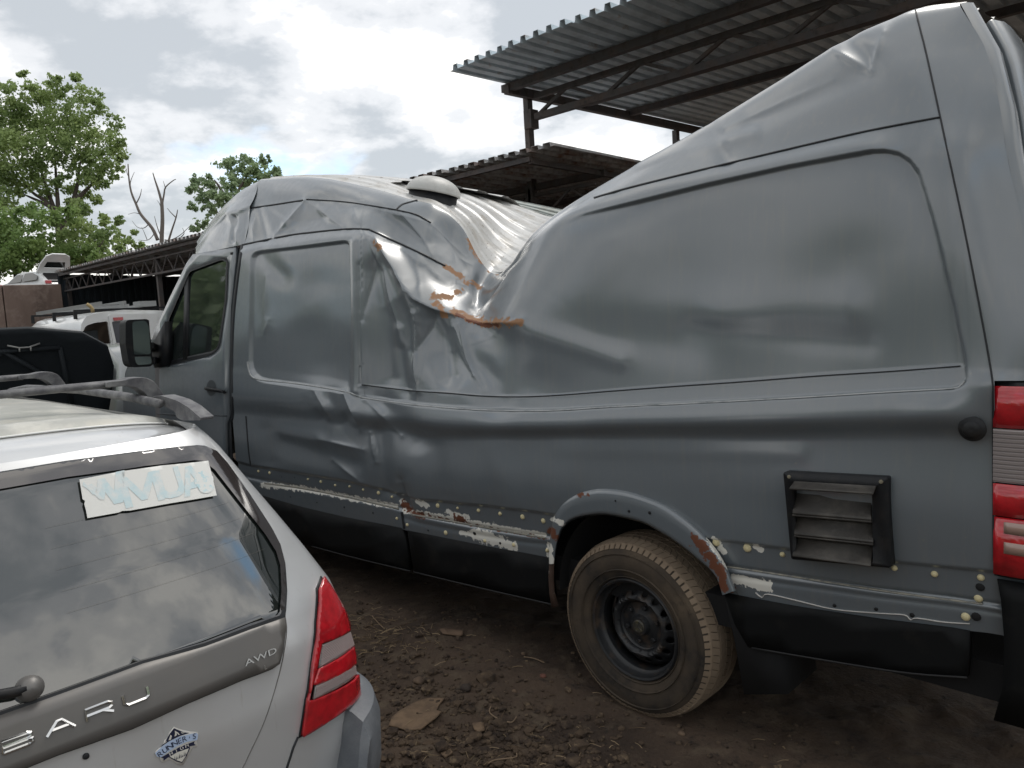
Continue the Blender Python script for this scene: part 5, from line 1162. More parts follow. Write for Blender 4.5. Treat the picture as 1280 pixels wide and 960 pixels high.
def stone(x, y, r, col, lab):
    p = gp(x, y); b = bmesh.new(); bmesh.ops.create_icosphere(b, subdivisions=3, radius=1)
    for v_ in b.verts:
        n_ = .22*float(fbm(v_.co.x*1.7+x, v_.co.y*1.7+v_.co.z*1.3, 3, 3)); v_.co = Vector((v_.co.x*r*(1+n_), v_.co.y*r*.85*(1+n_), v_.co.z*r*.62*(1+n_)))+Vector(p)+Vector((0, 0, r*.25))
    me = bpy.data.meshes.new('stone'); b.to_mesh(me); b.free(); me.polygons.foreach_set('use_smooth', [True]*len(me.polygons)); me.materials.append(col); o = bpy.data.objects.new('stone', me); COL.objects.link(o); tag(o, lab, 'stone', 'loose stones in the mud')
mSt = M('muddy_stone', (.17, .115, .075), .85, var=((.08, .055, .04), 20, .4, .65), bump=(70, .4, .004)); mSt2 = M('dark_stone', (.05, .037, .03), .85, bump=(60, .4, .004)); mSt3 = M('reddish_stone', (.16, .07, .05), .85)
stone(524, 853, .030, mSt, 'rounded tan stone beside the silver car bumper')
stone(582, 862, .028, mSt2, 'dark brown lump between the tan stone and the wheel')
stone(643, 865, .013, mSt, 'small tan stone near the foot of the rear tyre')
stone(654, 818, .013, mSt, 'pale flat stone in front of the rear tyre')
stone(679, 846, .017, mSt3, 'small reddish stone close to the rear tyre')
stone(852, 918, .016, mSt, 'light stone under the right side of the rear tyre')
for nm, pts, lab in (('twig', [(614, 886), (612, 893), (618, 899), (628, 904), (640, 906), (646, 899)], 'curved pale twig on the soil between cardboard and tyre'), ('twig', [(610, 958), (618, 954), (632, 952), (645, 950), (646, 945)], 'bent twig at the bottom edge of the mud'), ('twig', [(465, 772), (472, 780), (480, 788)], 'straight pale straw stalk in the straw patch'), ('twig', [(655, 824), (668, 826), (680, 831)], 'thin twig beside the reddish stone')):
    mb = MB(); mb.tube([gp(*p)+np.array((0, 0, .012)) for p in smoothpoly(pts, 4, False)], .0028, 6); tag(mb.build(nm, M('pale_twig', (.24, .17, .11), .8), None, True), lab, 'twig', 'twigs and stalks on the mud')

# ================================================================== OPEN SHEDS
mSheet = M('galvanised_sheet', (.56, .64, .69), .6, var=[((.40, .46, .50), 3., .42, .66), ((.34, .22, .15), 5., .58, .8)], bump=(30, .15))
mSheetR = M('rusty_sheet', (.50, .50, .50), .75, var=[((.22, .12, .08), 3., .46, .66), ((.16, .14, .13), 7., .5, .7)], bump=(30, .2))
mSteel = M('rusty_steel', (.085, .078, .078), .8, var=[((.12, .085, .07), 6., .45, .7), ((.05, .045, .045), 12., .5, .7)], bump=(50, .3))
def sheets(parent, X0, X1, Y0, Y1, z0, z1, pitch, h, ncol, mat, jag=.03, crown=.26):
    """trapezoid ribbed roof sheets, ribs running along Y; each sheet an object sharing one mesh"""
    wdt = pitch*ncol; V = []; prof = []
    for i in range(ncol):
        b = i*pitch; c_ = crown/2*pitch
        prof += [(b, 0), (b+pitch/2-c_-.012, 0), (b+pitch/2-c_, h), (b+pitch/2+c_, h), (b+pitch/2+c_+.012, 0)]
    prof.append((wdt+.03, 0)); k_ = len(prof)
    for (y, z) in ((0, 0), ((Y1-Y0), z1-z0)): V += [(x, y, z+zz_) for x, zz_ in prof]
    Fs = [(i, i+1, k_+i+1, k_+i) for i in range(k_-1)]
    o0 = None; x = X0; i = 0
    while x < X1-.01:
        if o0 is None: o0 = mesh('roof_sheet', V, Fs, mat, None, False); solid(o0, .004, 0); o = o0
        else: o = o0.copy(); COL.objects.link(o)
        o.parent = parent; o.matrix_parent_inverse = Matrix.Translation(-parent.location)
        o.location = (x, Y0+random.uniform(-jag, jag), z0+(.005 if i % 2 else 0)); i += 1; x += wdt
up = empty('tall_canopy', (-5.8, 5.8, 0), 'tall open canopy of ribbed metal sheets on steel posts, upper right', 'canopy')
sheets(up, -5.86, 5.2, 4.42, 10.8, 4.84, 4.90, .205, .065, 5, mSheet, crown=.34)
mb = MB(); mb.bar((-5.78, 5.35, 4.74), (-5.78, 10.8, 4.78), .09, .12); mb.build('edge_beam', mSteel, up)
for y, z in ((5.42, 4.775), (7.05, 4.79), (8.2, 4.80), (10.6, 4.82)):
    mb = MB(); mb.bar((-5.9, y, z), (5.2, y, z), .09, .10); mb.build('purlin', mSteel, up)
def truss(parent, xa, xb, y, zt, zb, n, w_=.055, name='truss', mat=None):
    mb = MB(); mb.bar((xa, y, zt), (xb, y, zt), w_, w_); mb.bar((xa, y, zb), (xb, y, zb), w_*1.4, w_*1.2)
    L_ = (xb-xa)/n
    for i in range(n):
        a = xa+i*L_; m_ = a+L_/2; mb.bar((a, y, zb), (m_, y, zt), w_*.6, w_*.6); mb.bar((m_, y, zt), (a+L_, y, zb), w_*.6, w_*.6)
    return mb.build(name, mat or mSteel, parent)
truss(up, -5.7, 5.2, 5.85, 4.70, 4.42, 9, .07)
for y, w_ in ((5.85, .10), (9.7, .10)):
    for x in (-5.85, 4.9):
        mb = MB(); mb.bar((x, y, -.1), (x, y, 4.72), w_, w_*.9, (1, 0, 0)); mb.box((x+.05, y, 4.40), (.14, .16, .26)); mb.build('post', mSteel, up)
lo = empty('long_open_shed', (-4.6, 4.5, 0), 'long low rusty open shed with ribbed roof running behind the van', 'shed')
zE = onX(785, 212, -4.5)
slope = (zE[2]-3.58)/(zE[1]-4.4)
Yb = 8.6; zb_ = 3.58+slope*(Yb-4.4)
sheets(lo, -24.1, -4.62, 4.38, Yb, 3.575, zb_, .19, .05, 5, mSheetR, .04, .55)
mb = MB(); mb.bar((-24, 4.5, 3.49), (-4.6, 4.5, 3.515), .05, .06); mb.build('eave_beam', mSteel, lo)
for y in (5.9, 7.3): mb = MB(); mb.bar((-24, y, 3.50+slope*(y-4.4)), (-4.55, y, 3.50+slope*(y-4.4)), .07, .09); mb.build('purlin', mSteel, lo)
mb = MB(); mb.bar((-4.62, 4.5, 3.49), (-4.62, Yb, 3.505+slope*(Yb-4.4)), .05, .06); mb.build('edge_beam', mSteel, lo)
truss(lo, -24., -9., 4.62, 3.38, 3.02, 22, .038)
truss(lo, -9., -4.7, 5.85, 3.34, 3.06, 5, .05)
px = onY(197, 330, 4.7)[0]
for x, y in ((px, 4.7), (-23.9, 4.7), (-9.2, 5.8), (-5.9, 5.85), (-4.75, 8.4), (-16.5, 8.4)):
    mb = MB(); mb.bar((x, y, -.1), (x, y, 3.46+slope*(y-4.4)), .10, .10, (1, 0, 0)); mb.build('post', mSteel, lo)
# dark ribbed back wall of the shed
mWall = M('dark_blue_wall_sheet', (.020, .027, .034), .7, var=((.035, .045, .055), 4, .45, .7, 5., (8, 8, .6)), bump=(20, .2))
V = []; prof = []
for i in range(5): prof += [(i*.2, 0), (i*.2+.07, 0), (i*.2+.09, .04), (i*.2+.17, .04), (i*.2+.19, 0)]
prof.append((1.0, 0)); k_ = len(prof)
for z in (-.1, zb_-.02): V += [(x, y, z) for x, y in prof]
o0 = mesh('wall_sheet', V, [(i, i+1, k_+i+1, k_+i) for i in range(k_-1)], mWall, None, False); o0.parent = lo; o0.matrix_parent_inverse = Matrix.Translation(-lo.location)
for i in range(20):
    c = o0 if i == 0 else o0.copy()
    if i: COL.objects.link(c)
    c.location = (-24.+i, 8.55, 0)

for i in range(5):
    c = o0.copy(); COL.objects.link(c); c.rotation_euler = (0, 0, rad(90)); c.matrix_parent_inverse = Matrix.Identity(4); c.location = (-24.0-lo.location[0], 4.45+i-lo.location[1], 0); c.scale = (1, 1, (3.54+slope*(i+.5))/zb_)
# ================================================================== WALL AND BANK AT THE LEFT
mConc = M('rust_stained_wall', (.20, .145, .12), .85, var=[((.12, .085, .07), 1.2, .4, .65, 6., (1, 1, .25)), ((.27, .21, .18), 3.5, .5, .75)], bump=(12, .3, .02))
wl = empty('stained_wall', (-23.2, 3, 0), 'rust-stained panelled retaining wall left of the dark shed', 'wall')
zt_ = float(onX(40, 356, -23.)[2])
for i in range(7):
    mb = MB(); y1 = 4.25-i*1.45 if i else 4.25; y0 = 4.25-(i+1)*1.45
    mb.box((-23.1-.04*(i % 2), (y0+y1)/2, zt_/2-.1), (.3, 1.43, zt_+.2)); o = mb.build('wall_panel', mConc, wl); bev(o, .02, 2)
mb = MB(); mb.prism([(-23.3, -6, 3.1), (-60, -20, 3.6), (-60, 4.2, 3.6), (-23.3, 4.2, 3.1)], (0, 0, 0), (0, 0, -4)); tag(mb.build('bank', M('bank_earth', (.08, .065, .045), .95)), kind='structure')

# ================================================================== OTHER VEHICLES
mWhiteCar = M('white_car_paint', (.72, .73, .73), .3, coat=.6, var=((.62, .62, .60), 3, .5, .8))
mDarkCar = M('grey_car_paint', (.16, .17, .17), .3, metal=.3, coat=.6)
mBlackCar = M('black_car_paint', (.02, .022, .025), .3, coat=.6)
def carbody(name, prof, W, roofw, mat, parent, beltz):
    """side profile (x,z) closed outline; sections pull in above the belt"""
    n = len(prof); cols = []; 
    for s in (-1, -.96, -.8, 0, .8, .96, 1):
        r = []
        for x, z in prof:
            hw = W/2 if z < beltz else W/2-(W/2-roofw/2)*min(1, (z-beltz)/.45)
            shr = {1: .93, .96: .985}.get(abs(s), 1.); cx_ = 0; cz_ = .7
            r.append((cx_+(x-cx_)*(shr if abs(s) > .9 else 1), s*hw, cz_+(z-cz_)*(shr if abs(s) > .9 else 1)))
        cols.append(r)
    V = [p for r in cols for p in r]; Fs = []
    for i in range(6):
        for j in range(n): Fs.append((i*n+j, i*n+(j+1) % n, (i+1)*n+(j+1) % n, (i+1)*n+j))
    Fs.append(tuple(range(n))[::-1]); Fs.append(tuple(6*n+j for j in range(n)))
    o = mesh(name, V, Fs, mat, parent, True); auto(o, 30); return o
def simplewheel(parent, x, y, r=.32, w_=.2):
    mb = MB(); s = 1 if y > 0 else -1
    mb.lathe([(0, 0), (.2, .0), (.22, -.01), (r-.02, -.01), (r, .03), (r, w_), (0, w_)], 24, (x, y, r), (0, -s, 0)); e = mb.build('tyre', mRubber, parent)
    mb = MB(); mb.lathe([(0, -.02), (.19, -.015), (.2, 0)], 16, (x, y, r), (0, -s, 0)); mb.build('rim', mRim, e)
def sedan(label, cat, loc, rz, mat, hatch_open=False, group=None, hood_up=False):
    t = empty('parked_car', (0, 0, 0), label, cat, 'cars parked around the yard')
    prof = [(2.2, .35), (2.25, .6), (2.15, .82), (1.2, .98), (.95, 1.02), (.35, 1.42), (-.2, 1.47), (-1.1, 1.44), (-1.6, 1.30), (-2.05, .98), (-2.2, .8), (-2.22, .38), (-1.7, .28), (1.7, .28)]
    if hood_up: prof = [(2.2, .35), (2.25, .6), (2.15, .78), (1.2, .72), (1.05, 1.0), (.35, 1.42), (-.2, 1.47), (-1.1, 1.44), (-1.6, 1.30), (-2.05, .98), (-2.2, .8), (-2.22, .38), (-1.7, .28), (1.7, .28)]
    carbody('body', prof, 1.74, 1.25, mat, t, .95)
    for s in (-1, 1):
        for pts in (((.82, .99), (.32, 1.36), (-.22, 1.40), (-.25, 1.0)), ((-.32, 1.0), (-.29, 1.40), (-.95, 1.38), (-1.45, 1.22), (-1.5, 1.03))):
            V = []; 
            for x, z in pts: hw = .87-(.87-.625)*min(1, (z-.95)/.45); V.append((x, s*(hw+.004), z))
            mesh('side_window', V, [tuple(range(len(V)))], mGlass, t, False)
    def cross(pts, nm, m_):
        V = []
        for x, z, yy in pts: V += [(x, -yy, z), (x, yy, z)]
        mesh(nm, V, [(0, 1, 3, 2)], m_, t, False)
    cross(((1.0, 1.035, .74), (.40, 1.43, .58)), 'windscreen', mGlass)
    if not hatch_open:
        cross(((-1.63, 1.315, .56), (-2.03, 1.015, .70)), 'rear_window', mGlass)
    else:
        V_, T_ = cdt([(-.72, -.02), (.72, -.02), (.70, .5), (.55, .98), (.3, 1.12), (-.3, 1.12), (-.55, .98), (-.7, .5)], holes=[[(-.5, .30), (.5, .30), (.42, .66), (-.42, .66)]])
        ang = rad(50); o = mesh('raised_hatch', [(-1.35-v_*math.cos(ang)*1.0, u_, 1.36+v_*math.sin(ang)*.95) for u_, v_ in V_], T_, mat, t, False); solid(o, .06, 0)
        V = [(-1.36-v_*math.cos(ang), u_, 1.36+v_*math.sin(ang)*.95) for u_, v_ in [(-.5, .30), (.5, .30), (.42, .66), (-.42, .66)]]; mesh('hatch_glass', V, [(0, 1, 2, 3)], mGlass, o, False)
        mb = MB(); mb.prism([(-1.66, -.6, 1.30), (-1.66, .6, 1.30), (-2.12, .64, .85), (-2.12, -.64, .85)], (-.03, 0, .03), (.02, 0, -.02)); mb.build('boot_opening', mBlackM, t)
    for s in (-1, 1):
        mb = MB(); mb.box((-2.16, s*.70, .88), (.12, .26, .16)); o = mb.build('tail_light', mRed, t); bev(o, .02)
        mb = MB(); mb.box((2.16, s*.62, .68), (.14, .34, .14)); o = mb.build('headlight', mClear, t); bev(o, .02)
        for x in (-1.4, 1.4): simplewheel(t, x, s*.88)
    if hood_up:
        mHd = M('bonnet_underside', (.012, .016, .020), .75, bump=(14, .3, .02)); ang = rad(56)
        V_, T_ = cdt([(-.72, 0), (.74, 0), (.75, .35), (.74, .62), (.68, .80), (.50, .92), (.15, .965), (-.3, .975), (-.6, .93), (-.72, .80), (-.76, .4)], step=.08)
        V = []
        for u_, v_ in V_: q = v_-.12*(u_/.76)**2*0; V.append((1.05+v_*math.cos(ang), u_, .98+v_*math.sin(ang)+.02*math.cos(u_*3)))
        o = mesh('raised_bonnet', V, T_, mHd, t); solid(o, .03, 0)
        for (a, b) in (((-.5, .12), (-.35, .8)), ((.5, .12), (.35, .8)), ((-.35, .8), (.35, .8)), ((-.5, .12), (.5, .12)), ((-.45, .4), (.0, .8)), ((.45, .4), (0, .8))):
            mb = MB(); f_ = lambda p: np.array((1.05+p[1]*math.cos(ang)+.02, p[0], .98+p[1]*math.sin(ang)+.0)); mb.tube([f_(a), f_(b)], .018, 6); mb.build('bonnet_rib', mHd, o, True)
        mb = MB(); q = np.array((1.05+.80*math.cos(ang)+.05, .12, .98+.80*math.sin(ang)+.03)); mb.tube([q+np.array((0, -.10, .01)), q+np.array((0, -.03, -.012)), q+np.array((0, .03, -.012)), q+np.array((0, .10, .01))], .007, 6); mb.tube([q+np.array((0, -.03, -.01)), q+np.array((0, -.03, -.04))], .006, 6); mb.tube([q+np.array((0, .04, -.01)), q+np.array((0, .04, -.04))], .006, 6); mb.build('bonnet_latch', M('bare_latch', (.3, .3, .29), .5, metal=.5), o, True)
    t.location = tuple(map(float, loc)); t.rotation_euler = (0, 0, rad(rz)); return t
p = atD(62, 356, 36); sedan('white hatchback with its tailgate raised, parked above the stained wall', 'car', (p[0]-1.0, p[1]-.3, 3.25), 196, mWhiteCar, True)
p = atD(10, 358, 37); sedan('white saloon with red tail lamps above the wall, left of the raised tailgate', 'car', (p[0]-2.2, p[1]-1.5, 3.3), 196, mWhiteCar)
sedan('black car with its bonnet raised, just beyond the silver roof rack', 'car', (-5.95, -1.20, -.01), 0, mBlackCar, hood_up=True)
p = onX(150, 470, -6.2); sedan('grey car half hidden between the raised bonnet and the van mirror', 'car', (-8.2, onX(143, 462, -6.1)[1]+.90, .12), 180, mDarkCar)

# white box van seen from behind
bv = empty('white_cargo_van', (0, 0, 0), 'white compact cargo van with open rear window and ladder on its roof', 'van')
XR = -13.0
yL = onX(97, 425, XR)[1]; zT = onX(150, 390.5, XR)[2]; Wv = 1.80
V = []; prof = []
st_ = [(0, 1., 0.), (-.25, 1., .02), (-3.1, 1., -.0), (-3.9, .93, -.12), (-4.9, .80, -.75), (-5.6, .75, -.95), (-5.7, .7, -1.5)]
sec = []
for k_ in range(21):
    a = -1+2*k_/20; 
secp = [(0, .35), (-.02, .9), (.0, 1.15), (.05, zT-.35), (.09, zT-.16), (.17, zT-.05), (.32, zT), (.9, zT+.03)]
secp = secp+[(Wv-y, z) for y, z in secp[-2::-1]]
for dx_, s, dz in st_:
    for y, z in secp:
        yy = Wv/2+(y-Wv/2)*(s if z > 1.2 else 1-(1-s)*.3); zz_ = z if z < 1.0 else max(.9, z+dz*(z-.9)/(zT-.9)); V.append((XR+dx_, yL+yy, zz_))
o = mesh('body', V, [tuple(q) for q in gridfaces(len(st_), len(secp))], mWhiteCar, bv, True); auto(o, 35)
def rear(pts, X): return [(onX(x, y, X)[1], onX(x, y, X)[2]) for x, y in pts]
outl = [(yL+y, z) for y, z in secp]
hl = roundpoly(rear([(101, 452), (101, 418), (107, 407), (118, 403.5), (134, 401.5), (140, 440), (142, 455)], XR), .04, 3)
V_, T_ = cdt(outl, holes=[hl]); o = mesh('rear_frame', [(XR+.0, y, z) for y, z in V_], T_, mWhiteCar, bv, False); solid(o, .06, 0)
hr = roundpoly(rear([(139, 401.5), (186, 399.5), (188, 440), (188, 434), (146, 435)], XR+.05), .02, 2)
dr = rear([(135, 394), (142, 392.8), (196, 391.5), (198, 500), (152, 500), (143, 440)], XR+.05)
V_, T_ = cdt(roundpoly(dr, .03, 2), holes=[roundpoly(rear([(139, 402), (186, 399.5), (188, 434), (146, 434)], XR+.05), .03, 2)]); dro = mesh('rear_door', [(XR+.05, y, z) for y, z in V_], T_, mWhiteCar, bv, False); solid(dro, .05, 0)
V_, T_ = cdt(rear([(138, 401), (187, 399), (189, 436), (145, 436)], XR+.04)); mesh('door_glass', [(XR+.045, y, z) for y, z in V_], T_, M('grey_glass', (.07, .075, .09), .1), dro, False)
V_, T_ = cdt(roundpoly(rear([(140.5, 397), (153, 396.3), (153.5, 400), (142, 401)], XR+.07), .01, 2)); o = mesh('brake_light', [(XR+.09, y, z) for y, z in V_], T_, mRed, dro, False); solid(o, .02, 0)
mb = MB(); mb.box((XR-1.2, yL+.9, 1.0), (1.8, 1.5, .9)); mb.build('cargo_floor', mBlackM, bv)
q = rear([(103, 415), (122, 412), (124, 440), (104, 440)], XR-.6); mb = MB(); mb.prism([(XR-.6, y, z) for y, z in q], (-.3, 0, 0), (0, 0, 0)); tag(mb.build('grey_box', M('box_grey', (.22, .25, .27), .6)), 'grey box standing inside the open rear of the white cargo van', 'box')
for y in (.18, Wv-.18):
    for x in (-1.0, -3.0): simplewheel(bv, XR+x-(.0 if x > -2 else 1.4), yL+y, .32, .2) if False else None
for sg, y in ((-1, yL+.02), (1, yL+Wv-.02)):
    for x in (XR-1.0, XR-4.4):
        mb = MB(); mb.lathe([(0, 0), (.31, 0), (.33, .03), (.33, .2), (0, .2)], 24, (x, y, .33), (0, -sg, 0)); mb.build('tyre', mRubber, bv)
V = [(XR-3.2, yL-.0+.03, 1.25), (XR-4.5, yL+.06, 1.25), (XR-3.95, yL+.12, zT-.28), (XR-3.2, yL+.08, zT-.25)]; mesh('side_window', V, [(0, 1, 2, 3)], mGlass, bv, False)
ld = empty('ladder', (XR-2, yL+.9, zT+.1), 'metal ladder and bars lashed on the white cargo van roof', 'ladder')
mLad = M('aluminium_ladder', (.32, .33, .33), .5, metal=.5)
zl = zT+.13
for y in (.35, .75): mb = MB(); mb.bar((XR-3.8, yL+y, zl), (XR+.3, yL+y+.0, zl+.03), .035, .07); mb.build('ladder_rail', mLad, ld)
for i in range(11): mb = MB(); x = XR-3.6+i*.36; mb.bar((x, yL+.35, zl+.01), (x, yL+.75, zl+.01), .03, .03); mb.build('rung', mLad, ld)
rkb = empty('roof_bars', (XR-2, yL+.9, zT+.05), 'dark roof bars carrying the ladder on the white cargo van', 'roof bars')
for x in (-.4, -1.7, -3.2): mb = MB(); mb.bar((XR+x, yL+.1, zT+.07), (XR+x, yL+Wv-.1, zT+.07), .04, .035); mb.box((XR+x, yL+.12, zT-.01), (.06, .05, .14)); mb.box((XR+x, yL+Wv-.12, zT-.01), (.06, .05, .14)); mb.build('roof_bar', mBlackP, rkb)
for x, y in ((-.3, .9), (-.3, 1.3)): mb = MB(); mb.bar((XR-3.2, yL+y, zT+.11), (XR+x, yL+y+.1, zT+.13), .04, .05); mb.build('long_bar', mLad, rkb)
mb = MB(); mb.box((XR-.45, yL+1.35, zT+.15), (.35, .3, .1)); mb.build('clamp_block', mLad, rkb)
mb = MB(); P0 = onX(116, 391, XR+.35); mb.tube([P0, onX(115.5, 386, XR+.35), onX(113, 383, XR+.35), onX(108.5, 380, XR+.35)], .03, 6); tag(mb.build('rope', M('tan_rope', (.42, .32, .16), .8), None, True), 'short tan rope end sticking up from the ladder', 'rope')

# ================================================================== TREES
def leafmat(name, c1, c2):
    mt = M(name, c1, .55, var=((c2), .55, .35, .65)); t = mt.node_tree; b = t.nodes['Principled BSDF']; outn = t.nodes['Material Output']
    tr_ = N(t, 'ShaderNodeBsdfTranslucent'); ms = N(t, 'ShaderNodeMixShader', inp={0: .38}); s = b.inputs['Base Color'].links[0].from_socket
    t.links.new(s, tr_.inputs[0]); t.links.new(b.outputs[0], ms.inputs[1]); t.links.new(tr_.outputs[0], ms.inputs[2]); t.links.new(ms.outputs[0], outn.inputs[0]); return mt
mLeaf = leafmat('leaves', (.22, .31, .12), (.32, .41, .15)); mLeaf2 = leafmat('dark_leaves', (.25, .34, .20), (.33, .43, .22)); mLeaf3 = leafmat('bright_leaves', (.17, .27, .09), (.25, .35, .11))
mBark = M('bark', (.075, .06, .05), .9, bump=(12, .5, .03)); mDead = M('dead_bark', (.16, .14, .125), .9)
def crownmesh(lobes, D, size, dens, parent, mat, seed, name='crown', zs_=1.):
    r_ = np.random.RandomState(seed); V = []; Fs = []
    for (px_, py_, rp) in lobes:
        c = atD(px_, py_, D+r_.uniform(-1.5, 1.5)); R = rp*D/F_; nsub = max(7, int(dens*rp*rp/24))
        for k in range(nsub):
            d = r_.normal(size=3); d /= np.linalg.norm(d); sc = c+d*R*r_.uniform(.35, 1.0)**.6*np.array((1, 1, .9)); rs_ = R*r_.uniform(.22, .5)
            nl = int(34*r_.uniform(.6, 1.3)); 
            off = r_.normal(size=(nl, 3))*rs_*.62*np.array((1, 1, .75))
            for o_ in off:
                p = sc+o_; s = size*r_.uniform(.5, 1.25); a = r_.normal(size=3); a /= np.linalg.norm(a); b = np.cross(a, r_.normal(size=3)); b /= np.linalg.norm(b)+1e-9
                i0 = len(V); V += [p-a*s*.5, p+b*s*.32, p+a*s*.5, p-b*s*.32+np.cross(a, b)*s*.1]; Fs.append((i0, i0+1, i0+2, i0+3))
    return tag(mesh(name, V, Fs, mat, parent, False), kind='stuff')
def branch(mb, pts, D, r0, r1, jd=0):
    P = [atD(x, y, D+jd*i) for i, (x, y) in enumerate(pts)]; mb.tube([np.array(p) for p in smoothpoly([tuple(p) for p in P], 4, False)], list(np.linspace(r0, r1, (len(pts)-1)*4+1)), 7)
def mktree(label, base, D, trunk, limbs, lobes, size, dens, mat, seed, r0=.28):
    b = atD(*base, D); t = empty('leafy_tree', b, label, 'tree', 'leafy trees behind the yard')
    mb = MB(); branch(mb, trunk, D, r0, r0*.55); mb.build('trunk', mBark, t, True)
    for l in limbs: mb = MB(); branch(mb, l, D, r0*.5, r0*.12, .4); mb.build('limb', mBark, t, True)
    crownmesh(lobes, D, size, dens, t, mat, seed); return t
mktree('tall leafy tree on the far left, forked trunk showing', (77, 400), 45, [(78, 420), (78, 340), (76, 310), (74, 285), (70, 262)], [[(74, 290), (68, 262), (60, 240), (52, 215), (45, 190)], [(74, 285), (72, 250), (70, 220), (68, 180)], [(76, 300), (88, 262), (97, 230), (100, 205), (112, 180)], [(72, 270), (55, 250), (40, 240), (20, 215)], [(90, 255), (110, 235), (130, 215)], [(70, 262), (50, 252), (30, 243)]],
       [(38, 104, 11), (58, 114, 17), (78, 112, 12), (14, 122, 16), (22, 138, 16), (50, 140, 22), (104, 120, 15), (120, 120, 11), (126, 138, 11), (98, 142, 20), (74, 150, 24), (36, 165, 24), (4, 155, 22), (142, 156, 11), (128, 178, 20), (96, 178, 26), (60, 185, 26), (16, 190, 28), (148, 192, 11), (134, 203, 17), (104, 208, 20), (40, 212, 20), (4, 218, 22), (120, 226, 10), (-20, 180, 30), (-18, 140, 22), (84, 232, 12), (20, 240, 10), (106, 246, 9), (150, 178, 6), (30, 226, 16), (0, 245, 16), (96, 258, 9), (120, 248, 8), (48, 236, 12), (130, 232, 9), (-15, 215, 22), (112, 226, 12), (40, 262, 9), (10, 258, 12), (88, 246, 11), (60, 246, 10), (75, 225, 12), (140, 214, 12), (152, 196, 7), (100, 262, 9), (96, 96, 7), (30, 92, 6), (66, 100, 8), (8, 108, 9)], .22, 1.5, mLeaf, 11, .32)
mktree('bright green bushy tree below the tall tree, left edge', (20, 380), 41, [(20, 420), (20, 340), (22, 300)], [[(20, 330), (5, 300)], [(20, 330), (40, 300)]], [(0, 275, 22), (10, 300, 24), (35, 300, 20), (-15, 295, 26), (22, 322, 22), (60, 275, 16), (85, 268, 12), (80, 325, 20), (45, 265, 12), (110, 318, 14), (50, 320, 16), (60, 300, 12), (-5, 325, 20), (-20, 330, 22), (25, 268, 9)], .22, 1.9, mLeaf3, 5, .16)
mktree('rounded green tree behind the raised tailgate', (110, 380), 43, [(110, 420), (110, 350), (108, 310)], [[(109, 330), (95, 300)], [(109, 330), (130, 300)]], [(84, 300, 16), (100, 285, 16), (118, 296, 18), (136, 292, 13), (95, 318, 20), (125, 318, 18), (70, 322, 15), (150, 305, 11), (130, 275, 8), (146, 322, 12), (105, 262, 8), (150, 276, 5)], .24, 1.5, mLeaf, 6, .16)
mktree('dark leafy tree rising behind the van cab roof', (290, 400), 34, [(290, 420), (288, 330), (284, 280), (286, 250)], [[(286, 290), (268, 262), (252, 240), (245, 228)], [(286, 260), (300, 235), (312, 215)], [(284, 285), (270, 282), (256, 288)], [(286, 255), (275, 235), (268, 225)]],
       [(240, 236, 9), (247, 224, 8), (262, 228, 10), (254, 245, 11), (240, 258, 7), (270, 243, 9), (278, 203, 9), (292, 206, 11), (308, 202, 10), (322, 208, 12), (340, 213, 9), (332, 200, 7), (300, 222, 14), (285, 228, 11), (318, 222, 12), (262, 262, 9), (282, 250, 12), (252, 278, 7), (268, 285, 9), (244, 286, 6), (300, 250, 14), (330, 228, 12), (348, 220, 5)], .17, 2.4, mLeaf2, 21, .2)
b = atD(204, 400, 38); t = empty('bare_tree', b, 'bare dead tree with thin forked branches between the leafy trees', 'tree')
mb = MB(); branch(mb, [(203, 420), (203, 330), (202, 300), (203, 275), (202, 250)], 38, .13, .08); mb.build('trunk', mDead, t, True)
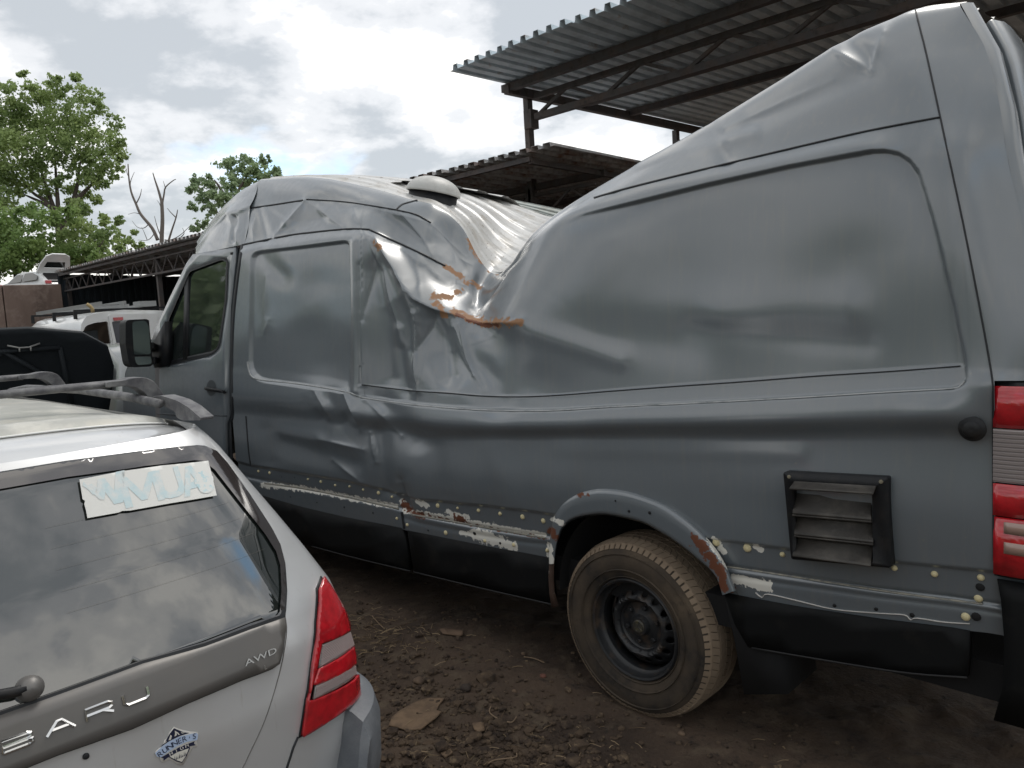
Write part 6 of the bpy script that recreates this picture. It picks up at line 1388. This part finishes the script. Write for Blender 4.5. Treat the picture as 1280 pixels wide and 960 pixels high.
for l, r0 in (([(202, 252), (198, 238), (194, 226), (191, 216)], .07), ([(197, 300), (190, 285), (176, 268), (170, 255), (164, 240), (161, 222), (160, 205)], .09), ([(164, 240), (163, 228), (168, 215)], .03), ([(170, 255), (175, 245), (177, 236)], .035), ([(202, 260), (205, 243), (207, 234), (216, 226), (220, 224)], .05), ([(207, 236), (204, 226)], .025), ([(208, 310), (214, 290), (220, 272), (222, 262)], .06), ([(220, 272), (213, 265), (209, 260)], .03), ([(203, 300), (197, 285), (193, 270)], .035), ([(206, 300), (213, 300), (225, 294), (240, 280)], .035), ([(222, 300), (230, 292), (228, 285)], .03), ([(186, 280), (180, 285), (172, 284), (165, 276)], .025), ([(193, 292), (185, 300), (172, 300)], .025), ([(202, 262), (199, 254), (196, 250)], .02), ([(161, 222), (158, 214), (157, 205)], .02), ([(176, 268), (168, 266), (160, 268)], .02), ([(184, 300), (180, 290), (177, 284)], .02)):
    mb = MB(); branch(mb, l, 38, r0, r0*.3); mb.build('branch', mDead, t, True)
mktree('low green scrub tree at the shed roof, right of the bare tree', (165, 390), 47, [(165, 420), (165, 340), (164, 310)], [[(165, 330), (158, 305)]], [(160, 300, 7), (172, 306, 8), (185, 312, 8), (150, 298, 6), (168, 290, 4), (200, 318, 6)], .2, 1.0, mLeaf, 8, .1)
# woodland that stands behind the photographer and shows in the glass and paint
r_ = np.random.RandomState(4); V = []; Fs = []
for cx_, cy_, h, R in [(a_, b_-6, c_*.62, d_*.9) for a_, b_, c_, d_ in [(-34, -16, 9, 4.5), (-27, -19, 11, 5), (-19, -21, 10, 5), (-11, -22, 12, 5.5), (-3, -21, 9, 5), (5, -20, 11, 5), (13, -19, 10, 5), (21, -16, 9, 4.5), (26, -9, 7, 4), (21, 5.2, 13.5, 4.2), (24, 10, 10, 4.5), (-30, -4, 15, 4.5), (-37, -7, 15, 5), (-44, -10, 16, 5)]]:
    for k in range(60):
        d = r_.normal(size=3); d /= np.linalg.norm(d); sc = np.array((cx_, cy_, h*.52))+d*np.array((R, R*.7, h*.5))*r_.uniform(.5, 1)
        for o_ in r_.normal(size=(22, 3))*.75:
            p = sc+o_; s = .8*r_.uniform(.5, 1.2); a = r_.normal(size=3); a /= np.linalg.norm(a); b_ = np.cross(a, r_.normal(size=3)); b_ /= np.linalg.norm(b_)
            i0 = len(V); V += [p-a*s*.5, p+b_*s*.35, p+a*s*.5, p-b_*s*.35]; Fs.append((i0, i0+1, i0+2, i0+3))
tag(mesh('woodland', V, Fs, mLeaf2, None, False), kind='stuff')
